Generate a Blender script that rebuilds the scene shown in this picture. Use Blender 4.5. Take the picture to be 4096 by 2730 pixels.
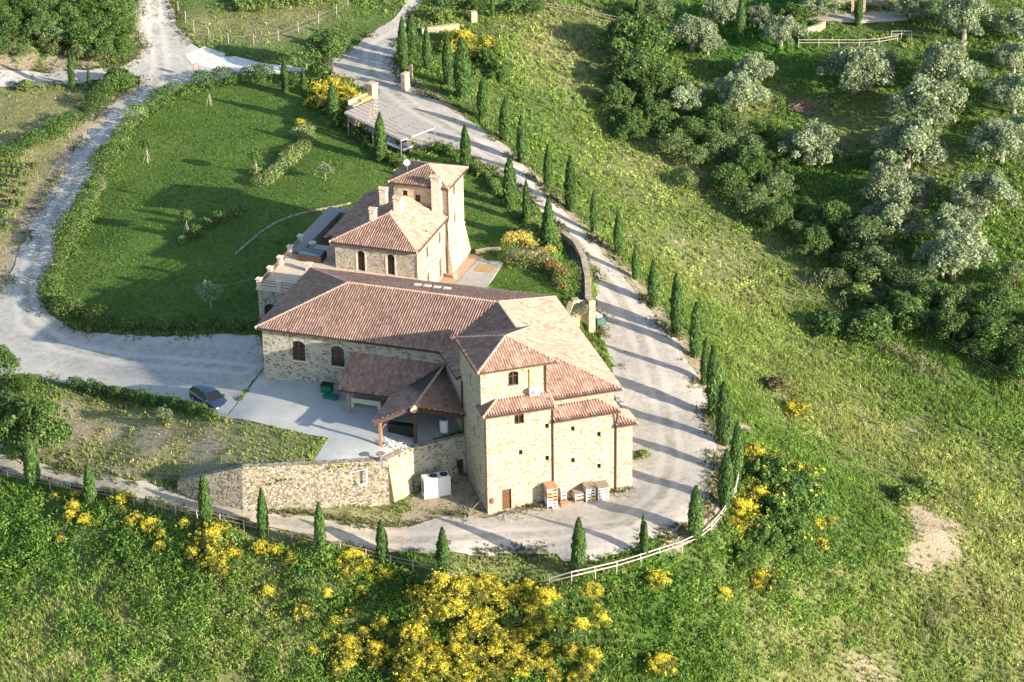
import bpy, math, random
import numpy as np
from mathutils import Vector, Matrix
from mathutils.geometry import delaunay_2d_cdt

scene = bpy.context.scene
for o in list(bpy.data.objects):
    bpy.data.objects.remove(o)

# ------------------------------------------------------------------ camera
F = 10500 / 1.7408          # focal length in units of a 2353 px wide sheet
PITCH, ROLL, CAMH = math.radians(26.5), math.radians(-1.0), 120.0
FW = np.array([0, math.cos(PITCH), -math.sin(PITCH)])
_r0 = np.array([1.0, 0, 0]); _u0 = np.cross(_r0, FW)
RT = math.cos(ROLL) * _r0 + math.sin(ROLL) * _u0
UPV = -math.sin(ROLL) * _r0 + math.cos(ROLL) * _u0
CO = np.array([0, 0, CAMH])
cam = bpy.data.cameras.new("camera"); camo = bpy.data.objects.new("camera", cam)
scene.collection.objects.link(camo)
cam.sensor_width = 36; cam.lens = 36 * 10500 / 4096
cam.clip_start = 1; cam.clip_end = 6000
M = Matrix.Identity(4)
for i in range(3):
    M[i][0] = RT[i]; M[i][1] = UPV[i]; M[i][2] = -FW[i]; M[i][3] = CO[i]
camo.matrix_world = M
scene.camera = camo

# ------------------------------------------------------------------ light
SUN_AZ, SUN_EL = 124.0, 17.0           # azimuth clockwise from +Y
world = bpy.data.worlds.new("World"); scene.world = world
world.use_nodes = True
wn = world.node_tree.nodes; bg = wn["Background"]
sky = wn.new("ShaderNodeTexSky"); sky.sky_type = 'NISHITA'; sky.sun_disc = False
sky.sun_elevation = math.radians(SUN_EL); sky.sun_rotation = math.radians(SUN_AZ)
sky.air_density = 1.0; sky.dust_density = 1.0; sky.ozone_density = 1.5
world.node_tree.links.new(sky.outputs[0], bg.inputs[0]); bg.inputs[1].default_value = 0.135
sd = bpy.data.lights.new("sun", 'SUN'); sd.energy = 5.0; sd.angle = math.radians(0.5)
sd.color = (1.0, 0.895, 0.735)
so = bpy.data.objects.new("sun", sd); scene.collection.objects.link(so)
_a, _e = math.radians(SUN_AZ), math.radians(SUN_EL)
sdir = Vector((math.sin(_a) * math.cos(_e), math.cos(_a) * math.cos(_e), math.sin(_e)))
so.rotation_euler = sdir.to_track_quat('Z', 'Y').to_euler(); so.location = (60, 150, 80)
scene.view_settings.view_transform = 'Standard'; scene.view_settings.look = 'None'
scene.view_settings.exposure = 1.18; scene.view_settings.gamma = 1

# ------------------------------------------------------------------ plan geometry
def ray(u, v):
    d = FW * F + RT * (u - 1176.5) - UPV * (v - 784)
    return d / np.linalg.norm(d)
def P(u, v, z=0.0):
    d = ray(u, v); return CO + d * ((z - CAMH) / d[2])
def proj(x, y, z):
    w = np.stack([x, y, z], -1) - CO
    d = w @ FW
    return 1176.5 + F * (w @ RT) / d, 784 - F * (w @ UPV) / d

class Frame:
    def __init__(s, o, az):
        s.o = np.array(o[:2], float); a = math.radians(az); s.az = a
        s.x = np.array([math.cos(a), math.sin(a)]); s.y = np.array([-math.sin(a), math.cos(a)])
    def w(s, x, y, z=0.0):
        q = s.o + x * s.x + y * s.y; return (q[0], q[1], z)
T = Frame((-2.44, 205.85), 16.4)        # press house with the tower
L = Frame((-24.48, 224.57), -18.4)      # long cellar hall
V = Frame((-9.408, 238.675), -19.0)     # villa
WORLD = Frame((0, 0), 0)

def inpoly(x, y, poly):
    x = np.asarray(x, float); y = np.asarray(y, float)
    r = np.zeros(x.shape, bool); n = len(poly); j = n - 1
    for i in range(n):
        xi, yi = poly[i][:2]; xj, yj = poly[j][:2]
        c = ((yi > y) != (yj > y)) & (x < (xj - xi) * (y - yi) / ((yj - yi) + 1e-12) + xi)
        r ^= c; j = i
    return r

# value noise
_rs = np.random.RandomState(7); _NT = _rs.rand(256, 256)
def vnoise(x, y, s):
    x = np.asarray(x) / s + 1000.0; y = np.asarray(y) / s + 1000.0
    xi = np.floor(x).astype(int); yi = np.floor(y).astype(int)
    fx = x - xi; fy = y - yi; fx = fx * fx * (3 - 2 * fx); fy = fy * fy * (3 - 2 * fy)
    g = lambda a, b: _NT[a % 256, b % 256]
    return (g(xi, yi) * (1 - fx) * (1 - fy) + g(xi + 1, yi) * fx * (1 - fy)
            + g(xi, yi + 1) * (1 - fx) * fy + g(xi + 1, yi + 1) * fx * fy)

# ------------------------------------------------------------------ terrain heights
COMMON = [(0,740,.8),(60,600,1.6),(150,470,2.9),(230,300,4.4),(320,190,5.4),(100,170,5.2),(360,60,6.8),(520,130,6.2),
 (700,150,6.0),(850,110,6.3),(940,50,6.9),(100,60,8.2),(250,80,7.6),(0,0,9.5),(200,0,9),(360,-80,8),(650,20,7.5),(760,0,8),(560,40,7.0),
 (0,300,4.2),(100,300,4.4),(0,450,2.5),(40,520,2.0),(100,240,4.9),
 (300,820,1.5),(0,870,.6),(60,950,.3),(250,960,1.0),(0,1010,-.6),(120,1035,-.2),(250,1045,.5),(350,1050,1.6),(350,1082,.8),
 (0,1060,-1.0),(200,1100,-.4),(400,1135,0.1),(0,1085,-1.1),
 (900,200,5.9),(1000,250,5.7),(1100,320,5.4),(1180,380,5.0),(1260,460,4.3),
 (1000,100,6.4),(1100,200,5.4),(1200,100,5.2),(1300,0,6.2),(1150,40,6.6),(1500,20,4.8),
 (1240,300,3.2),(1340,200,2.0),(1300,420,2.4),(1400,330,-1.0),(1600,430,-3.2),(1500,500,-1.8),(1780,560,-5.4),(2000,690,-7.2),(2353,900,-10.0),
 (1600,560,-3.2),(1700,700,-5.2),(1850,800,-7.6),(2100,950,-9.6),(2353,1150,-12.5),(1500,620,-.9),(1700,900,-3.4),(1900,1000,-7.2),
 (1650,250,0.0),(1500,150,2.2),(1800,350,-2.2),(2000,450,-3.4),(2200,600,-4.6),(2353,720,-6.2),(2000,250,0.4),(2200,350,-0.2),(2353,400,-0.8),
 (1800,130,2.9),(2000,100,3.6),(2200,80,4.0),(2353,100,4.0),(1950,0,5.6),(2353,-60,6),(1700,20,4.6),
 (1760,1000,-2.4),(1800,1120,-3.4),(1900,1180,-5.4),(2150,1230,-8.6),(2353,1400,-13),(2353,1600,-16),(2000,1400,-10.5),(1900,1568,-12.5),
 (1680,1250,-2.6),(1560,1310,-2.4),(1600,1430,-5.4),(1500,1560,-8.5),(1300,1400,-3.8),(1300,1530,-7.2),(1050,1400,-3.6),(1050,1560,-7.6),
 (850,1350,-2.9),(850,1500,-6.8),(600,1300,-2.2),(600,1450,-5.6),(600,1568,-8),(300,1250,-2.4),(300,1400,-4.8),(300,1568,-8),(50,1200,-3.0),(50,1350,-5.2),(50,1568,-8),
 (-200,1500,-7),(-200,1100,-2),(-200,800,0),(-200,300,4),(2600,1000,-12),(2600,1600,-18),(2600,400,-2),(1200,1800,-13),(200,1800,-12),(2200,1800,-19)]
LOWER = [(1180,1176,0),(1250,1168,0),(1320,1156,0),(1390,1145,0),(1250,1200,-.02),(1400,1180,-.02),(1040,1165,0),(1090,1130,0),(990,1140,0),(1120,1180,0),(1453,1128,0),(905,1170,0),(700,1158,0.1),(520,1135,0.3),(1050,1150,0),(1000,1235,-.05),(700,1200,0.1),(550,1175,.3),
 (1200,1230,-.05),(1330,1290,-.15),(1019,1310,-.25),(737,1262,-.2),(475,1200,.2),(1480,1270,-.1),(1598,1230,-.1),(1500,1100,0),(1650,1100,-.1),(1640,980,0),
 (1470,950,.2),(1600,850,.3),(1420,820,.6),(1553,762,.7),(1390,760,1.0),(1380,700,1.4),(1480,680,1.3),(1365,640,2.0),(1440,620,1.9),(1330,565,2.9),(1390,550,2.9),(1300,520,3.5),
 (1690,1095,-.3),(1667,1160,-.3),(1660,1030,-.2),(960,1130,0)]
UPPER = [(870,1062,4.3),(760,1058,4.3),(640,1060,3.9),(500,1070,3.0),(600,1010,4.0),(450,1010,2.6),(720,1010,4.3),(560,960,4.3),(800,950,4.3),(650,880,4.3),(450,930,3.2),
 (560,800,3.8),(400,780,2.4),(200,750,1.1),(590,640,4.5),(400,650,3.5),(300,550,3.6),(600,500,4.8),(430,440,4.4),(500,350,4.9),(700,400,5.2),(650,250,5.7),(850,350,5.3),(950,350,5.3),(800,220,5.8),
 (1080,600,4.55),(1120,640,4.5),(1200,650,4.5),(1280,660,4.5),(1320,620,4.6),(1150,500,4.7),(1100,420,4.9),(1220,560,4.6),(1290,720,4.5),(1000,640,4.5),(1240,520,4.3)]
def _rbf(pts):
    W = np.array([P(u, v, z) for u, v, z in pts]); n = len(W)
    X = W[:, :2]; D = np.hypot(*(X[:, None] - X[None]).transpose(2, 0, 1))
    A = np.zeros((n + 1, n + 1)); A[:n, :n] = D + np.eye(n) * (-0.6); A[:n, n] = 1; A[n, :n] = 1
    s = np.linalg.solve(A, np.append(W[:, 2], 0))
    return X, s
RL, RU = _rbf(COMMON + LOWER), _rbf(COMMON + UPPER)
def _ev(R, x, y):
    X, s = R; x = np.asarray(x, float); sh = x.shape; x = x.ravel(); y = np.asarray(y, float).ravel()
    out = np.full(x.shape, s[-1])
    for i in range(len(X)):
        out += s[i] * np.hypot(x - X[i, 0], y - X[i, 1])
    return out.reshape(sh)
c3 = lambda q: (float(q[0]), float(q[1]))
WALL_LINE = [c3(P(408,1104,1.5)), c3(P(470,1093,2.9)), (-24.6,207.3), (-17.5,207.6), (-11.45,208.15), (-9.6,210.15)]
GW = [c3(P(1322,765,1.0)), c3(P(1358,766,1.0)), c3(P(1357,700,1.5)), c3(P(1347,640,2.1)), c3(P(1330,595,2.6)), c3(P(1300,560,3.1))]
UPOLY = WALL_LINE + [c3(T.w(-5.6,6.25)), c3(T.w(0.3,7.3)), c3(T.w(0.3,12)), c3(T.w(12.4,12)), c3(T.w(12.4,20.9))] + GW + \
        [c3(P(1262,515,3.7)), c3(P(1190,435,4.5)), c3(P(1100,350,5.3)), c3(P(980,240,5.8)), (60, 420), (-120, 420), (-120, 150),
         c3(P(-150,1000,3)), c3(P(120,1000,2.6)), c3(P(300,1065,2.1))]
def Z(x, y, level=None):
    x = np.asarray(x, float); y = np.asarray(y, float)
    zu = _ev(RU, x, y)
    if level == 'U': return zu
    st = lambda t: np.clip(t, 0, 1) ** 2 * (3 - 2 * np.clip(t, 0, 1))
    w = np.maximum(st((y - 262) / 10), st((-35 - x) / 10))
    zl = _ev(RL, x, y) * (1 - w) + zu * w
    if level == 'L': return zl
    return np.where(inpoly(x, y, UPOLY), zu, zl)
def G(u, v, level=None):
    z = 2.0
    for k in range(14):
        q = P(u, v, z); zn = float(Z(q[0], q[1], level)); z = z + (zn - z) * .8
    q = P(u, v, z); return (float(q[0]), float(q[1]), float(z))
def hpx(b, vtop):
    """height of something standing at world point b whose top sits on image row vtop"""
    lo, hi = 0.0, 40.0
    for k in range(30):
        m = (lo + hi) / 2
        if proj(b[0], b[1], b[2] + m)[1] > vtop: lo = m
        else: hi = m
    return lo

# ------------------------------------------------------------------ object helpers
COL = scene.collection
def tag(o, label=None, cat=None, group=None, kind=None):
    if label: o["label"] = label
    if cat: o["category"] = cat
    if group: o["group"] = group
    if kind: o["kind"] = kind
    return o
def empty(name, loc, rz=0, label=None, cat=None, group=None):
    o = bpy.data.objects.new(name, None); COL.objects.link(o); o.location = loc; o.rotation_euler = (0, 0, rz)
    o.empty_display_size = .5
    return tag(o, label, cat, group)
def mesh_np(name, V_, Fq, cols=None, smooth=False):
    V_ = np.asarray(V_, np.float32).reshape(-1, 3); Fq = np.asarray(Fq, np.int32)
    me = bpy.data.meshes.new(name); k = Fq.shape[1]
    me.vertices.add(len(V_)); me.vertices.foreach_set("co", V_.ravel())
    me.loops.add(Fq.size); me.loops.foreach_set("vertex_index", Fq.ravel())
    me.polygons.add(len(Fq)); me.polygons.foreach_set("loop_start", np.arange(0, Fq.size, k, dtype=np.int32))
    me.polygons.foreach_set("loop_total", np.full(len(Fq), k, np.int32))
    if smooth: me.polygons.foreach_set("use_smooth", np.ones(len(Fq), bool))
    me.update(calc_edges=True)
    if cols is not None:
        ca = me.color_attributes.new("Col", 'FLOAT_COLOR', 'POINT')
        c = np.ones((len(V_), 4), np.float32); c[:, :3] = cols; ca.data.foreach_set("color", c.ravel())
    return me
def link_mesh(name, me, mat, parent=None, **k):
    o = bpy.data.objects.new(name, me); COL.objects.link(o)
    if mat is not None and not me.materials: me.materials.append(mat)
    if parent is not None: o.parent = parent
    return tag(o, **k)

class MB:
    """collects faces in world (or local) coordinates and builds one mesh object"""
    def __init__(s): s.v = []; s.f = []; s.uv = {}
    def poly(s, pts, uvs=None):
        b = len(s.v); s.v += [tuple(p) for p in pts]; s.f.append(tuple(range(b, b + len(pts))))
        return s
    def box(s, fr, x0, x1, y0, y1, z0, z1, taper=0.0):
        t = taper
        c = [fr.w(x, y, z) for x, y, z in ((x0,y0,z0),(x1,y0,z0),(x1,y1,z0),(x0,y1,z0),(x0+t,y0+t,z1),(x1-t,y0+t,z1),(x1-t,y1-t,z1),(x0+t,y1-t,z1))]
        b = len(s.v); s.v += c
        s.f += [tuple(b + i for i in q) for q in ((3,2,1,0),(4,5,6,7),(0,1,5,4),(1,2,6,5),(2,3,7,6),(3,0,4,7))]
        return s
    def beam(s, a, b_, w, h=None):
        a = Vector(a); b_ = Vector(b_); d = (b_ - a); h = h or w
        if d.length < 1e-6: return s
        d.normalize(); up = Vector((0, 0, 1))
        if abs(d.z) > .95: up = Vector((0, 1, 0))
        r = d.cross(up).normalized(); u = r.cross(d).normalized()
        k = len(s.v)
        for q in (a, b_):
            for i, j in ((-1,-1),(1,-1),(1,1),(-1,1)):
                s.v.append(tuple(q + r * (i * w / 2) + u * (j * h / 2)))
        s.f += [tuple(k + i for i in q) for q in ((3,2,1,0),(4,5,6,7),(0,1,5,4),(1,2,6,5),(2,3,7,6),(3,0,4,7))]
        return s
    def tube(s, pts, rad, n=8, cap=True):
        pts = [Vector(p) for p in pts]; R = rad if isinstance(rad, (list, tuple)) else [rad] * len(pts)
        rings = []
        for i, p in enumerate(pts):
            d = (pts[min(i + 1, len(pts) - 1)] - pts[max(i - 1, 0)]).normalized()
            up = Vector((0, 0, 1)) if abs(d.z) < .9 else Vector((1, 0, 0))
            r = d.cross(up).normalized(); u = r.cross(d).normalized(); k = len(s.v)
            for j in range(n):
                a = 2 * math.pi * j / n
                s.v.append(tuple(p + (r * math.cos(a) + u * math.sin(a)) * R[i]))
            rings.append(k)
        for a, b in zip(rings, rings[1:]):
            for j in range(n):
                s.f.append((a + j, a + (j + 1) % n, b + (j + 1) % n, b + j))
        if cap:
            s.f.append(tuple(rings[0] + j for j in reversed(range(n)))); s.f.append(tuple(rings[-1] + j for j in range(n)))
        return s
    def build(s, name, mat, parent=None, smooth=False, **k):
        off = Vector((0, 0, 0)); par = parent
        while par is not None: off += Vector(par.location) ; par = par.parent
        if parent is not None and k.pop('local', False): off = Vector((0, 0, 0))
        k.pop('local', None)
        me = bpy.data.meshes.new(name)
        me.from_pydata([(p[0] - off.x, p[1] - off.y, p[2] - off.z) for p in s.v], [], s.f); me.update()
        if smooth: me.polygons.foreach_set("use_smooth", [True] * len(me.polygons))
        return link_mesh(name, me, mat, parent, **k)
LOC = Frame((0, 0), 0)

# ------------------------------------------------------------------ materials
def new_mat(name):
    m = bpy.data.materials.new(name); m.use_nodes = True; nt = m.node_tree
    b = nt.nodes["Principled BSDF"]; b.inputs["Roughness"].default_value = .85
    b.inputs["Specular IOR Level"].default_value = .2
    return m, nt, b
class N:
    def __init__(s, nt): s.nt = nt
    def n(s, t, **k):
        x = s.nt.nodes.new("ShaderNode" + t)
        for a, v in k.items(): setattr(x, a, v)
        return x
    def l(s, a, b): s.nt.links.new(a, b)
    def co(s, scale=(1,1,1), kind="Object"):
        t = s.n("TexCoord"); m = s.n("Mapping"); m.inputs["Scale"].default_value = scale
        s.l(t.outputs[kind], m.inputs["Vector"]); return m.outputs[0]
    def noise(s, vec, scale, detail=4, rough=.6):
        x = s.n("TexNoise"); x.inputs["Scale"].default_value = scale; x.inputs["Detail"].default_value = detail
        x.inputs["Roughness"].default_value = rough
        if vec is not None: s.l(vec, x.inputs["Vector"])
        return x.outputs["Fac"]
    def vor(s, vec, scale, feature='F1', rnd=1.0):
        x = s.n("TexVoronoi", feature=feature); x.inputs["Scale"].default_value = scale; x.inputs["Randomness"].default_value = rnd
        s.l(vec, x.inputs["Vector"]); return x
    def ramp(s, fac, stops, interp='LINEAR'):
        r = s.n("ValToRGB"); cr = r.color_ramp; cr.interpolation = interp
        while len(cr.elements) < len(stops): cr.elements.new(.5)
        for e, (p, c) in zip(cr.elements, stops):
            e.position = p; e.color = (c[0], c[1], c[2], 1) if not isinstance(c, (int, float)) else (c, c, c, 1)
        s.l(fac, r.inputs[0]); return r.outputs[0]
    def mix(s, fac, a, b, mode='MIX'):
        x = s.n("Mix", data_type='RGBA', blend_type=mode)
        for i, v in ((0, fac), (6, a), (7, b)):
            if hasattr(v, 'links') or isinstance(v, bpy.types.NodeSocket): s.l(v, x.inputs[i])
            elif isinstance(v, (int, float)): x.inputs[i].default_value = v
            else: x.inputs[i].default_value = (*v, 1)
        return x.outputs[2]
    def math(s, op, a, b=0.0):
        x = s.n("Math", operation=op)
        for i, v in ((0, a), (1, b)):
            if isinstance(v, bpy.types.NodeSocket): s.l(v, x.inputs[i])
            else: x.inputs[i].default_value = v
        return x.outputs[0]
    def sep(s, col):
        x = s.n("SeparateColor"); s.l(col, x.inputs[0]); return x.outputs
    def bump(s, h, dist, strength=.6):
        x = s.n("Bump"); x.inputs["Strength"].default_value = strength; x.inputs["Distance"].default_value = dist
        s.l(h, x.inputs["Height"]); return x.outputs[0]
    def attr(s, name):
        x = s.n("Attribute"); x.attribute_name = name; return x.outputs["Color"]

def plain(name, c, rough=.7, metal=0, var=.15, spec=.3, scale=3):
    m, nt, b = new_mat(name); g = N(nt)
    v = g.noise(g.co(), scale, 3)
    d = tuple(max(0, x * (1 - var * 1.6)) for x in c); h = tuple(min(1, x * (1 + var)) for x in c)
    g.l(g.ramp(v, [(.3, d), (.7, h)]), b.inputs["Base Color"])
    b.inputs["Roughness"].default_value = rough; b.inputs["Metallic"].default_value = metal
    b.inputs["Specular IOR Level"].default_value = spec
    return m
def foliage(name, trans=.35, rough=.6):
    m, nt, b = new_mat(name); g = N(nt)
    c = g.attr("Col"); oi = g.n("ObjectInfo")
    h = g.n("HueSaturation"); g.l(c, h.inputs["Color"])
    r = g.math('MULTIPLY_ADD', oi.outputs["Random"], .3); r.node.inputs[2].default_value = .85
    g.l(r, h.inputs["Value"])
    g.l(h.outputs[0], b.inputs["Base Color"]); b.inputs["Roughness"].default_value = rough
    t = g.n("BsdfTranslucent"); g.l(h.outputs[0], t.inputs[0])
    mx = g.n("MixShader"); mx.inputs[0].default_value = trans
    g.l(b.outputs[0], mx.inputs[1]); g.l(t.outputs[0], mx.inputs[2])
    g.l(mx.outputs[0], nt.nodes["Material Output"].inputs[0]); return m
def stone(name, mortar, pal, dens, scale=2.4, stretch=1.6, edge=.045, bumpd=.04):
    """irregular rubble: random share 'dens' of the cells show as stones, the rest are washed over with mortar"""
    m, nt, b = new_mat(name); g = N(nt)
    co = g.co((1, 1, stretch))
    wob = g.n("TexNoise"); wob.inputs["Scale"].default_value = 3.0; g.l(co, wob.inputs["Vector"])
    va = g.n("VectorMath", operation='SCALE'); va.inputs[3].default_value = .28; g.l(wob.outputs["Color"], va.inputs[0])
    ad = g.n("VectorMath", operation='ADD'); g.l(co, ad.inputs[0]); g.l(va.outputs[0], ad.inputs[1]); co2 = ad.outputs[0]
    v1 = g.vor(co2, scale); v2 = g.vor(co2, scale, 'DISTANCE_TO_EDGE')
    s = g.sep(v1.outputs["Color"])
    n = len(pal)
    sc = g.ramp(s[0], [(i / n, c) for i, c in enumerate(pal)], 'CONSTANT')
    sc = g.mix(.35, sc, g.ramp(g.noise(co, 9, 5), [(.3, tuple(x * .55 for x in mortar)), (.7, mortar)]), 'MULTIPLY') if False else sc
    ed = g.ramp(v2.outputs["Distance"], [(edge * .4, 0.0), (edge * 1.6, 1.0)])
    show = g.ramp(g.math('ADD', s[1], g.math('MULTIPLY', g.noise(co, .45, 3), .5)), [(1.24 - dens - .02, 0.0), (1.24 - dens + .02, 1.0)])
    fac = g.math('MULTIPLY', ed, show)
    mo = g.ramp(g.noise(co, 1.1, 6, .7), [(.3, tuple(x * .78 for x in mortar)), (.7, tuple(min(1, x * 1.08) for x in mortar))])
    col = g.mix(fac, mo, sc)
    fine = g.ramp(g.noise(co, 14, 3), [(.35, .72), (.65, 1.0)])
    col = g.mix(1.0, col, fine, 'MULTIPLY')
    g.l(col, b.inputs["Base Color"]); b.inputs["Roughness"].default_value = .95
    hh = g.math('ADD', g.math('MULTIPLY', ed, 1.0), g.math('MULTIPLY', g.noise(co, 8, 4), 1.2))
    g.l(g.bump(hh, bumpd, .55), b.inputs["Normal"])
    return m
def tile_mat():
    m, nt, b = new_mat("terracotta_tiles"); g = N(nt)
    uv = g.n("UVMap"); uv.uv_map = "UVMap"
    fl = g.n("VectorMath", operation='FLOOR'); g.l(uv.outputs[0], fl.inputs[0])
    wn_ = g.n("TexWhiteNoise", noise_dimensions='2D'); g.l(fl.outputs[0], wn_.inputs["Vector"])
    s = g.sep(wn_.outputs["Color"])
    c = g.ramp(s[0], [(0, (.31,.195,.15)), (.2, (.355,.23,.18)), (.45, (.39,.258,.205)), (.7, (.425,.29,.235)), (.93, (.47,.345,.285)), (1, (.25,.14,.11))])
    w = g.ramp(g.noise(g.co(), .5, 6, .7), [(.35, (.78,.76,.78)), (.65, (1.05,1.0,.97))])
    c = g.mix(1, c, w, 'MULTIPLY')
    li = g.ramp(g.noise(g.co(), 5, 3), [(.66, 0.0), (.74, .5)])
    c = g.mix(li, c, (.42,.42,.33))
    g.l(c, b.inputs["Base Color"]); b.inputs["Roughness"].default_value = .85
    g.l(g.bump(g.noise(g.co(), 30, 3), .02, .4), b.inputs["Normal"])
    return m
MT = dict(
 tile=tile_mat(),
 ridge=plain("ridge_tile", (.62,.42,.32), .85, var=.2, scale=4),
 tower=stone("pale_rubble", (.60,.515,.385), [(.38,.27,.15),(.46,.36,.22),(.30,.23,.15),(.45,.40,.31)], .29, 4.0, 1.8),
 hall=stone("grey_rubble", (.56,.52,.42), [(.30,.27,.20),(.20,.17,.13),(.44,.37,.26),(.30,.29,.26)], .42, 3.6, 1.6),
 villa=stone("mixed_rubble", (.58,.54,.46), [(.50,.37,.16),(.32,.31,.31),(.56,.44,.24),(.22,.18,.15),(.54,.48,.40),(.40,.28,.20)], .9, 4.6, 1.3, .07),
 retain=stone("boulder_rubble", (.34,.29,.215), [(.46,.38,.23),(.40,.385,.35),(.25,.205,.14),(.52,.49,.42),(.37,.30,.20),(.15,.13,.10)], 1.1, 5.2, 1.2, .07, .08),
 garden=stone("tan_rubble", (.55,.48,.36), [(.50,.40,.26),(.46,.34,.22),(.56,.50,.40),(.50,.34,.18)], .8, 2.6, 1.5, .05, .06),
 plaster=plain("pale_plaster", (.66,.58,.45), .9, var=.1),
 capstone=plain("pale_capstone", (.66,.60,.50), .9, var=.12),
 brown=plain("brown_wood", (.16,.075,.04), .6, var=.25, scale=8),
 wood=plain("weathered_wood", (.30,.24,.19), .85, var=.3, scale=9),
 rail=plain("bleached_rail", (.52,.46,.40), .85, var=.25, scale=9),
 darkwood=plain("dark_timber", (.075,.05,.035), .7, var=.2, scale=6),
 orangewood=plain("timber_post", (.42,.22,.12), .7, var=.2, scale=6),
 glass=plain("dark_glass", (.015,.016,.018), .15, var=.1, spec=.6),
 curtain=plain("pale_curtain", (.42,.38,.33), .8, var=.2),
 pipe=plain("copper_downpipe", (.13,.075,.05), .5, .4, .15),
 steel=plain("grey_steel", (.30,.31,.32), .5, .5, .1),
 white=plain("white_enamel", (.72,.74,.74), .4, 0, .05),
 blue=plain("blue_paint", (.03,.055,.10), .22, .2, .03, .8),
 black=plain("black_rubber", (.02,.02,.02), .6, 0, .1),
 rim=plain("alloy", (.5,.5,.52), .3, .8, .05),
 chrome=plain("headlamp", (.75,.75,.76), .12, .2, .03, .8),
 green=plain("green_plastic", (.012,.16,.10), .45, 0, .1),
 concrete=plain("concrete", (.48,.48,.45), .9, 0, .12, scale=1.2),
 cream=plain("cream_enamel", (.60,.60,.47), .5, 0, .06),
 corr=plain("corrugated_grey", (.60,.52,.45), .85, 0, .12, scale=5),
 sign=plain("sign_red", (.45,.10,.06), .6, 0, .15),
 pallet=plain("pallet_wood", (.50,.27,.15), .85, 0, .3, scale=7),
 pallet2=plain("old_pallet_wood", (.34,.26,.19), .9, 0, .3, scale=7),
 poolblue=plain("blue_cover", (.07,.12,.15), .4, 0, .15),
 bark=plain("bark", (.16,.12,.085), .95, 0, .3, scale=12),
 palebark=plain("pale_bark", (.36,.32,.26), .95, 0, .25, scale=12),
 leaf=foliage("foliage"),
 dense=foliage("dense_foliage", .25),
)
# ------------------------------------------------------------------ ground
def Dpoly(pts, level=None):
    return [G(u, v, level) for u, v in pts]
GRAVEL_LOOP = [(955,20),(940,55),(915,95),(908,140),(925,190),(990,225),(1050,262),(1110,300),(1170,345),(1222,402),(1282,468),(1345,535),(1405,604),(1455,665),(1503,725),(1560,792),(1598,855),
 (1622,930),(1640,1010),(1648,1080),(1630,1150),(1590,1200),(1520,1238),(1430,1272),(1377,1285),(1320,1290),(1251,1272),(1176,1275),(1089,1277),(964,1275),(940,1271),(935,1212),(985,1195),(1060,1185),(1110,1190),(1230,1168),(1320,1152),(1440,1125),(1380,1000),(1400,930),(1410,850),(1388,800),
 (1378,760),(1372,700),(1362,645),(1345,600),(1318,560),(1285,528),(1235,478),(1180,425),(1110,375),(1060,345),(1000,335),(965,345),(930,330),(880,270),(850,215),(800,185),(760,178),
 (715,160),(760,140),(820,105),(850,80),(900,45),(935,10),(945,-60),(1005,-60)]
TRACK = [(945,1273),(889,1266),(763,1243),(663,1223),(560,1203),(475,1184),(375,1158),(212,1125),(87,1106),(0,1083),(-60,1070),(-60,1025),(0,1044),(87,1067),(212,1090),(375,1118),(475,1143),(574,1165),(640,1176),(763,1199),(889,1213),(940,1212)]
GRAVEL_YARD = [(715,160),(690,168),(640,172),(560,175),(500,182),(430,200),(380,220),(330,258),(282,302),(250,345),(220,392),(187,440),(158,492),(138,545),(122,592),(108,642),(99,690),(110,718),(150,748),(230,768),(320,772),(440,770),(560,770),(600,770),
 (612,840),(520,963),(470,948),(380,930),(250,905),(160,886),(90,872),(45,862),(-60,868),(-60,690),(0,680),(10,665),(22,642),(40,592),(60,545),(82,492),(112,440),(147,392),(175,345),(205,300),(245,252),(290,212),(318,198),(318,178),(260,180),(190,190),(120,195),(0,200),(-60,205),
 (-60,160),(0,163),(100,168),(200,160),(290,152),(325,125),(322,60),(316,0),(312,-60),(390,-60),(392,0),(408,60),(450,108),(520,135),(600,148),(660,152)]
WHITE_PATCH = [(425,128),(470,108),(530,128),(600,146),(672,156),(705,163),(640,168),(560,164),(500,160),(440,150)]
CONC = [(612,842),(560,912),(520,963),(640,985),(755,1008),(733,1042),(713,1074),(800,1072),(872,1068),(905,1052),(930,1040),(1000,1010),(1062,990),(1062,900),(1030,830),(820,800),(640,790)]
LAWN = [(118,712),(112,690),(150,600),(190,520),(230,440),(270,360),(310,300),(360,255),(420,222),(500,205),(600,192),(690,190),(740,250),(790,300),(880,370),(915,395),(910,430),(840,470),(800,520),(740,580),(640,640),(600,720),(590,765),(450,765),(300,762),(180,745)]
GLAWN1 = [(1070,385),(1120,430),(1200,520),(1210,560),(1150,575),(1075,578),(1060,480)]
GLAWN2 = [(1146,616),(1200,612),(1270,635),(1300,690),(1290,720),(1110,665)]
def jitter(poly, step=.9, amp=.22, seed=1):
    rs = random.Random(seed); out = []
    for a, b in zip(poly, poly[1:] + poly[:1]):
        d = math.hypot(b[0] - a[0], b[1] - a[1]); n = max(1, int(d / step))
        for i in range(n):
            t = i / n; out.append((a[0] + (b[0] - a[0]) * t + rs.uniform(-amp, amp), a[1] + (b[1] - a[1]) * t + rs.uniform(-amp, amp)))
    return out
WP = {}
WP['loop'] = jitter(Dpoly(GRAVEL_LOOP, 'L')); WP['track'] = jitter(Dpoly(TRACK, 'L'), seed=8); WP['yard'] = jitter(Dpoly(GRAVEL_YARD, 'U'), seed=2)
WP['white'] = jitter(Dpoly(WHITE_PATCH, 'U'), amp=.04, seed=3); WP['conc'] = jitter(Dpoly(CONC, 'U'), amp=.01, seed=4)
WP['lawn'] = jitter(Dpoly(LAWN, 'U'), amp=.25, seed=5)
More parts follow.
